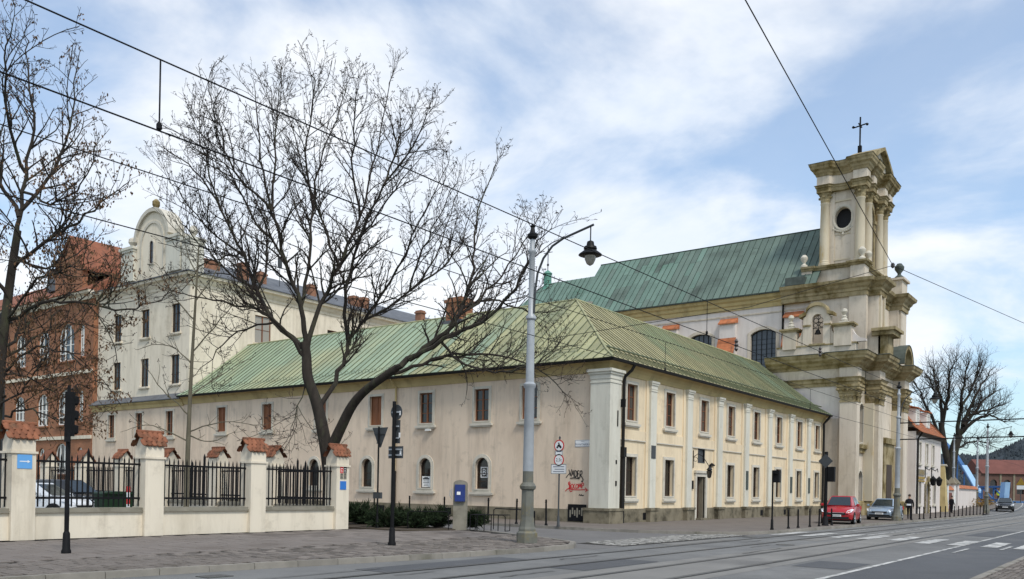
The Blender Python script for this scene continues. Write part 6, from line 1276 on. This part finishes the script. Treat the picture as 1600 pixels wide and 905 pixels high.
# ================================================================== TREES
FW, RT = Vector((.8, .6, 0)), Vector((.6, -.8, 0))
class Tree:
    """bare tree: limbs laid out by hand in depth, finer wood grown from them"""
    def __init__(s, seed, depth): s.rng = random.Random(seed); s.tr = MB(); s.limb = MB(); s.tw = MB(); s.tips = []; s.depth = depth
    def pt(s, u, v, dd=0):
        k = .019; du, dv = u-800, v-764; a = du+dv*k; b = dv-du*k; D = s.depth+dd
        p = FW*D+RT*(a/1336*D); return Vector((p.x, p.y, 1.65-b/1336*D))
    def smooth(s, P, n=4):
        out = []
        for i in range(len(P)-1):
            a, b, c, d = P[max(i-1, 0)], P[i], P[i+1], P[min(i+2, len(P)-1)]
            for k in range(n):
                t = k/n; out.append(.5*((2*b)+(c-a)*t+(2*a-5*b+4*c-d)*t*t+(3*b-a-3*c+d)*t**3))
        return out+[P[-1]]
    def limbs(s, pts, dds, r0, r1, n=7, mb=None, dens=2.3, kid=1.9, wob=.05, skip=.18):
        P = s.smooth([s.pt(u, v, d) for (u, v), d in zip(pts, dds)])
        P = [p+Vector((s.rng.gauss(0, wob), s.rng.gauss(0, wob), s.rng.gauss(0, wob)))*(0 if i == 0 else 1) for i, p in enumerate(P)]
        m = len(P); rad = [r0+(r1-r0)*(i/(m-1))**.8 for i in range(m)]; (mb or s.limb).tube(P, rad, n)
        for k in range(s.sub):            # secondary limbs filling the crown
            t = s.rng.uniform(.2, .68); i = min(int(t*(m-1)), m-2); d = (P[i+1]-P[i]).normalized(); ax = d.orthogonal().normalized(); ax.rotate(Matrix.Rotation(s.rng.uniform(0, 6.283), 3, d))
            d = (d*.75+ax*.66+Vector((0, 0, .12))).normalized(); L2 = s.rng.uniform(1.6, 3.4)*kid/2; Q = [P[i]]; cur = Vector((s.rng.gauss(0, 1), s.rng.gauss(0, 1), s.rng.gauss(.5, .5)))*.12
            for j in range(7): d = (d+cur+Vector((s.rng.gauss(0, .1), s.rng.gauss(0, .1), s.rng.gauss(.04, .08)))).normalized(); Q.append(Q[-1]+d*L2/7)
            ra = min(.055, rad[i]*.6); rq = [ra+(.013-ra)*j/7 for j in range(8)]; s.limb.tube(Q, rq, 5, cap=False); s.kids(Q, rq, 1, dens, kid*.62, .1)
        s.kids(P, rad, 1, dens, kid, skip); s.tips.append(P[-1]); s.grow(P[-1], (P[-1]-P[-3]).normalized(), kid*.35, r1, 1, kid)
    def kids(s, P, rad, lev, dens, kid, skip=.15):
        L_ = sum((P[i+1]-P[i]).length for i in range(len(P)-1)); n = int(L_*dens+s.rng.random())
        for k in range(n):
            t = skip+(1-skip)*(k+s.rng.random())/n; f = t*(len(P)-1); i = min(int(f), len(P)-2); p = P[i].lerp(P[i+1], f-i); d = (P[i+1]-P[i]).normalized()
            ax = d.orthogonal().normalized(); ax.rotate(Matrix.Rotation(s.rng.uniform(0, 6.283), 3, d)); nd = d*math.cos(.85)+ax*math.sin(.85)*s.rng.uniform(.7, 1.15)
            nd.z += .18+.2*s.rng.random(); nd.normalize()
            s.grow(p, nd, kid*s.rng.uniform(.45, 1.15)*(1.15-.45*t), min(rad[i]*.62, .05 if lev == 1 else .02), lev, kid)
    def grow(s, p, d, L_, r, lev, kid):
        rg = s.rng; n = 5 if lev == 1 else 4 if lev == 2 else 3; P = [p]; q = p.copy(); cur = Vector((rg.gauss(0, 1), rg.gauss(0, 1), rg.gauss(.15, .6)))*.17
        for i in range(n):
            d = d+cur*.55+Vector((rg.gauss(0, .12), rg.gauss(0, .12), rg.gauss(.06, .1))); d.normalize(); q = q+d*L_/n; P.append(q)
        r1 = max(.0065, r*.35); rad = [r+(r1-r)*i/n for i in range(n+1)]
        (s.limb if lev == 1 else s.tw).tube(P, rad, 5 if lev == 1 else 3, cap=False)
        if lev == 1: s.kids(P, rad, 2, s.d2, kid*s.k2, .1)
        elif lev == 2: s.kids(P, rad, 3, s.d3, kid*s.k3, .12)
        if lev >= 2: s.tips.append(P[-1])
    sub = 4
    d2 = 3.8; d3 = 5.6; k2 = .42; k3 = .165
    def done(s, name, label, seed_tips=True, bark='bark', twig='twig', base=None, tip=.28):
        t = thing(name, label, 'tree', base)
        s.tr.build('trunk', bark, t, smooth=True); s.limb.build('limbs', bark, t, smooth=True, recalc=False)
        if seed_tips:
            for p in s.tips:
                if s.rng.random() > tip: continue
                for k in range(s.rng.choice((1, 2, 2, 3))):
                    d = Vector((s.rng.gauss(0, 1), s.rng.gauss(0, 1), s.rng.gauss(.2, .8))).normalized(); s.tw.tube([p, p+d*.05, p+d*.1], [.005, .0125, .006], 4, cap=True)
        c = s.tw.build('crown', twig, t, recalc=False); c['kind'] = 'stuff'
        return t
T1 = Tree(4, 35.0)
T1.tr.tube(T1.smooth([T1.pt(517, 836, 0), T1.pt(515, 800, 0), T1.pt(514, 735, 0), T1.pt(504, 670, .05), T1.pt(493, 624, .1), T1.pt(481, 590, .15), T1.pt(479, 556, .2), T1.pt(476, 535, .2)]), [.42, .34, .30, .29, .285, .28, .275, .27, .27, .265, .26, .255, .25, .245, .24, .235, .23, .225, .22, .22, .215, .21, .205, .2, .195, .19, .185, .18, .175], 14)
T1.tr.tube(T1.smooth([T1.pt(516, 705, 0), T1.pt(533, 668, -.3), T1.pt(551, 633, -.7), T1.pt(575, 607, -1.2), T1.pt(620, 575, -1.9)]), [.22, .225, .22, .215, .21, .205, .2, .195, .19, .185, .18, .175, .17, .165, .16, .155, .15], 12)
for pts, dd, r0, r1 in [
    ([(476, 545), (429, 504), (402, 455), (380, 400), (345, 330), (305, 265), (262, 238)], (.2, .4, .8, 1.2, 1.8, 2.2, 2.6), .15, .03),
    ([(477, 545), (470, 478), (448, 410), (425, 330), (405, 250), (398, 140)], (.2, 0, -.4, -1.0, -1.6, -2), .15, .025),
    ([(480, 545), (500, 478), (530, 418), (562, 340), (590, 230), (615, 108)], (.2, .5, 1, 1.5, 2.2, 2.8), .14, .022),
    ([(497, 640), (530, 583), (545, 538), (568, 504), (640, 455), (690, 380), (712, 300)], (.1, .6, 1.0, 1.4, 2.4, 3, 3.4), .14, .025),
    ([(618, 576), (665, 545), (705, 508), (726, 470), (741, 405), (747, 330), (780, 245)], (-1.9, -2.1, -2.2, -2.0, -1.6, -1.2, -1), .16, .02),
    ([(640, 562), (695, 532), (766, 490), (810, 440), (835, 390), (862, 350)], (-2, -2.6, -3.4, -4, -4.4, -4.8), .13, .02),
    ([(600, 590), (660, 567), (731, 553), (800, 560), (860, 590), (892, 622)], (-1.5, -1.2, -.6, 0, .6, 1), .10, .018),
    ([(478, 560), (430, 500), (380, 478), (320, 468), (262, 452)], (.2, -.6, -1.4, -2.2, -3), .10, .02),
    ([(545, 540), (540, 470), (560, 380), (600, 290), (655, 215), (668, 165)], (1, .4, -.4, -1.4, -2.2, -3), .11, .02),
    ([(470, 480), (485, 400), (490, 310), (515, 210), (545, 130)], (0, .8, 1.6, 2.4, 3), .10, .02),
    ([(380, 400), (350, 400), (310, 420), (275, 470)], (1.2, 1.8, 2.4, 3), .06, .015),
    ([(425, 330), (370, 270), (345, 200), (325, 145)], (-1, -1.8, -2.6, -3.2), .07, .018),
    ([(702, 510), (760, 455), (805, 400), (845, 335)], (-2.2, -1.6, -1, -.4), .08, .018),
    ([(568, 504), (610, 440), (655, 350), (700, 255)], (1.4, .6, -.4, -1.2), .09, .018),
    ([(402, 455), (350, 420), (300, 370), (268, 330)], (.8, 0, -.8, -1.6), .07, .016),
    ([(530, 418), (500, 340), (470, 250), (440, 120)], (1, 1.8, 2.4, 3), .08, .018),
    ([(478, 600), (462, 645), (452, 690)], (.2, -.4, -.8), .04, .012),
    ([(690, 535), (740, 575), (800, 580), (850, 560), (880, 530)], (-2, -2.6, -3.2, -3.6, -4), .07, .015),
    ([(720, 480), (780, 470), (830, 490), (870, 480)], (-2, -1, -.4, 0), .07, .015),
    ([(429, 504), (370, 520), (330, 560), (300, 590)], (.4, 1, 1.4, 2), .06, .014),
    ([(640, 455), (690, 420), (720, 380), (735, 330)], (2.4, 3, 3.4, 3.8), .07, .015),
    ([(425, 330), (430, 250), (436, 170), (438, 112)], (-1, -.4, .2, .6), .07, .014), ([(490, 330), (480, 240), (492, 150), (490, 112)], (1.5, 1, .6, 0), .07, .014), ([(562, 340), (550, 250), (556, 170), (560, 125)], (1.5, .6, -.2, -.8), .07, .014),
    ([(345, 330), (325, 260), (305, 200), (296, 170)], (1.8, 1.2, .8, .4), .06, .013), ([(600, 290), (620, 230), (640, 190), (650, 160)], (-1.4, -.6, 0, .6), .06, .013), ([(530, 418), (580, 350), (630, 280), (672, 235)], (1, 0, -1, -1.8), .07, .014), ([(448, 410), (390, 330), (350, 260), (300, 230)], (-.4, -1.4, -2.2, -3), .07, .014),
    ([(640, 455), (660, 390), (690, 330), (715, 270)], (2.4, 1.6, .8, 0), .06, .013), ([(380, 400), (330, 360), (285, 310), (255, 262)], (1.2, .2, -.6, -1.2), .06, .013), ([(402, 455), (420, 380), (395, 300), (380, 220)], (.8, 1.6, 2.2, 2.8), .07, .014)]:
    T1.sub = 2 if pts[-1][0] > 770 else 4
    T1.limbs(pts, dd, r0*.84, r1*.6)
b0 = T1.pt(517, 836); T1.done('bare_tree', 'large bare spreading tree behind the corner fence pillar', base=(b0.x, b0.y, 0))
T2 = Tree(9, 28.0); T2.sub = 3; T2.d2 = 3.2; T2.d3 = 4.4
T2.tr.tube(T2.smooth([T2.pt(-14, 850), T2.pt(-8, 700), T2.pt(2, 560), T2.pt(16, 440), T2.pt(28, 360)]), [.19-.005*i for i in range(17)], 12)
for pts, dd, r0, r1 in [
    ([(4, 560), (70, 520), (120, 505), (175, 520)], (0, 1, 1.6, 2.2), .06, .014), ([(10, 500), (60, 440), (110, 420), (165, 430)], (0, -1, -2, -2.6), .06, .014), ([(4, 580), (45, 590), (90, 610), (140, 560)], (0, 1, 2, 2.8), .05, .013), ([(0, 640), (40, 600), (70, 560), (105, 530)], (0, -.8, -1.6, -2.4), .05, .013),
    ([(26, 370), (36, 300), (50, 200), (45, 120), (38, 55)], (0, .2, .6, 1, 1.4), .10, .018), ([(20, 420), (80, 372), (135, 338), (185, 300)], (0, -.8, -1.4, -2), .09, .018),
    ([(14, 500), (80, 470), (150, 478), (215, 482), (255, 465)], (0, -.6, -1, -1.4, -1.8), .08, .016), ([(32, 330), (85, 262), (112, 180), (120, 85)], (.1, .8, 1.4, 2), .09, .016),
    ([(30, 340), (-15, 240), (-50, 120)], (0, 1, 1.6), .1, .02), ([(16, 470), (-45, 380), (-90, 300)], (0, -1, -2), .1, .02), ([(10, 580), (60, 545), (115, 560), (160, 600)], (0, -.5, -.8, -1.2), .06, .014),
    ([(8, 620), (-50, 540), (-90, 470)], (0, .8, 1.4), .07, .015), ([(22, 400), (70, 420), (120, 400), (160, 370)], (0, 1.2, 2, 2.8), .07, .015), ([(40, 270), (10, 180), (8, 90), (20, 30)], (.3, -.6, -1.2, -1.6), .08, .015),
    ([(12, 540), (50, 500), (75, 440), (100, 380)], (0, 1, 1.8, 2.6), .07, .015), ([(8, 650), (50, 640), (90, 655), (130, 640)], (0, -1, -1.6, -2.2), .05, .012), ([(36, 300), (80, 320), (130, 290), (150, 225)], (.2, -1, -1.8, -2.4), .06, .014)]:
    T2.limbs(pts, dd, r0*.8, r1*.8, kid=1.7, dens=2.3)
b0 = T2.pt(-14, 850); t2 = T2.done('bare_tree', 'tall tree with clinging dry brown leaves at the left edge', base=(b0.x, b0.y, 0), tip=.2)
b = MB(); rg = T2.rng                                  # dry leaves and keys hanging in bunches
for p in T2.tips:
    if rg.random() > .42-.03*max(0, p.z-5): continue
    for k in range(rg.randint(3, 8)):
        q = p+Vector((rg.gauss(0, .09), rg.gauss(0, .09), rg.gauss(-.06, .08))); d = Vector((rg.gauss(0, .5), rg.gauss(0, .5), -1)).normalized()*rg.uniform(.07, .15); w = d.cross(Vector((rg.gauss(0, 1), rg.gauss(0, 1), 0))).normalized()*rg.uniform(.018, .035)
        f_ = w.cross(d).normalized()*.012
        b.add([q, q+d*.45+w+f_, q+d, q+d*.45-w+f_], [(0, 1, 2), (0, 2, 3)])
c = b.build('dry_leaves', 'dry_leaf', t2, recalc=False); c['kind'] = 'stuff'
T3 = Tree(15, 34.0); T3.sub = 0; T3.d2 = 1.8; T3.d3 = 2.4
T3.tr.tube(T3.smooth([T3.pt(290, 836), T3.pt(293, 720), T3.pt(298, 600), T3.pt(305, 480), T3.pt(311, 380)]), [.12-.006*i for i in range(17)], 9)
for pts, dd in [([(296, 650), (255, 610), (225, 570)], (0, -.6, -1)), ([(297, 620), (340, 590), (390, 560)], (0, .6, 1)), ([(300, 570), (265, 540), (215, 545)], (0, .6, 1.2)), ([(301, 550), (345, 500), (370, 470)], (0, -.6, -1)), ([(304, 500), (270, 460), (250, 420)], (0, -.4, -.8)), ([(306, 470), (340, 420), (355, 380)], (0, .5, .9)),
                ([(294, 690), (240, 665), (200, 672)], (0, -.5, -.9)), ([(295, 675), (345, 660), (410, 665)], (0, -.6, -1.2)), ([(308, 430), (290, 390), (285, 350)], (0, .2, .4)), ([(295, 680), (330, 690), (365, 675)], (0, .6, 1))]:
    T3.limbs(pts, dd, .032, .01, n=5, kid=.9, dens=1.8, wob=.02)
b0 = T3.pt(290, 836); T3.done('young_tree', 'slender young bare tree inside the fenced yard', base=(b0.x, b0.y, 0), bark='bark_young', tip=.5)
T4 = Tree(21, 112.0); T4.sub = 3; T4.d2 = 2.2; T4.d3 = 2.6; T4.k2 = .5; T4.k3 = .28
T4.tr.tube(T4.smooth([T4.pt(1484, 790), T4.pt(1485, 745), T4.pt(1490, 705), T4.pt(1498, 680)]), [.75-.02*i for i in range(13)], 12)
T4.tr.tube(T4.smooth([T4.pt(1486, 745), T4.pt(1476, 700), T4.pt(1470, 660)]), [.5-.02*i for i in range(9)], 10)
for pts, dd, r0 in [([(1497, 685), (1510, 650), (1530, 610), (1545, 585)], (0, 1, 2, 3), .36), ([(1495, 690), (1500, 640), (1505, 600), (1512, 570)], (0, -1, -2, -2), .34), ([(1471, 670), (1470, 630), (1462, 595), (1455, 572)], (0, 1, 2, 3), .32), ([(1471, 665), (1482, 620), (1485, 585), (1490, 566)], (0, -1, -2, -3), .3),
                    ([(1498, 680), (1525, 655), (1550, 650), (1575, 660)], (0, -1, -2, -3), .3), ([(1472, 690), (1455, 650), (1440, 620), (1432, 600)], (0, 0, 1, 2), .28), ([(1505, 665), (1535, 630), (1556, 610)], (0, 2, 3), .26), ([(1510, 650), (1545, 640), (1570, 632)], (1, 0, -1), .22), ([(1480, 640), (1460, 610), (1448, 585)], (0, -2, -4), .2), ([(1500, 640), (1525, 590), (1532, 570)], (-1, 0, 1), .2), ([(1490, 705), (1520, 690), (1548, 695)], (0, 2, 4), .2), ([(1474, 700), (1450, 680), (1436, 660)], (0, 2, 3), .2)]:
    T4.limbs(pts, dd, r0, .05, kid=3.4, dens=2.2, wob=.1)
b0 = T4.pt(1484, 790); T4.done('bare_tree', 'dense dark bare tree behind the small white house', base=(b0.x, b0.y, 0), seed_tips=False)
# ================================================================== JUNIPERS
rg = random.Random(77)
def juniper(cx_, cy_, rx, ry, h, label):
    t = thing('juniper_shrub', label, 'shrub', (cx_, cy_, 0), 'junipers in the planting bed'); b = MB(); st = MB()
    for k in range(34):
        a = rg.uniform(0, 6.283); e = rg.uniform(.25, 1); tip = Vector((cx_+rx*1.15*e*math.cos(a), cy_+ry*e*math.sin(a), 1.0*h*rg.uniform(.35, 1.05)*(1.15-.45*e))); base = Vector((cx_+rx*.15*math.cos(a), cy_+ry*.15*math.sin(a), .05))
        mid = base.lerp(tip, .5)+Vector((0, 0, .12)); st.tube([base, mid, tip], [.02, .014, .006], 4)
        for j in range(80):
            u = rg.uniform(.12, 1.02); p = base.lerp(mid, u*2) if u < .5 else mid.lerp(tip, u*2-1); d = (tip-mid).normalized()+Vector((rg.gauss(0, .6), rg.gauss(0, .6), rg.gauss(.25, .5))); d.normalize(); d *= rg.uniform(.09, .22); w = d.cross(Vector((rg.gauss(0, 1), rg.gauss(0, 1), rg.gauss(0, 1)))).normalized()*rg.uniform(.012, .028)
            p = p+Vector((rg.gauss(0, .05), rg.gauss(0, .05), rg.gauss(0, .05)))
            b.add([p-w, p+w, p+d+w*.2, p+d-w*.2], [(0, 1, 2, 3)])
    st.build('stem', 'bark', t); c = b.build('needles', 'juniper', t, recalc=False); c['kind'] = 'stuff'
for cx_, cy_, rx, ry, h, lb in ((23.9, 24.2, .75, 1.0, .75, 'dark juniper shrub next to the yield sign post'), (24.6, 23.0, .8, .9, .72, 'dark juniper shrub behind the thin hoop rack'), (25.2, 24.6, .8, 1.0, .85, 'dark juniper shrub in the middle of the planting bed'),
                                (25.0, 26.6, .9, 1.1, .9, 'dark juniper shrub at the back of the bed near the wall bollards'), (25.6, 22.9, .6, .7, .8, 'dark juniper shrub touching the telephone post'), (23.8, 27.2, .9, 1.2, .7, 'dark juniper shrub hidden behind the corner pillar'), (25.9, 28.6, .7, 1.2, .95, 'dark juniper shrub farthest up the side street'), (27.0, 22.2, .5, .6, .7, 'small juniper in the barred rack right of the telephone post')):
    juniper(cx_, cy_, rx, ry, h, lb)
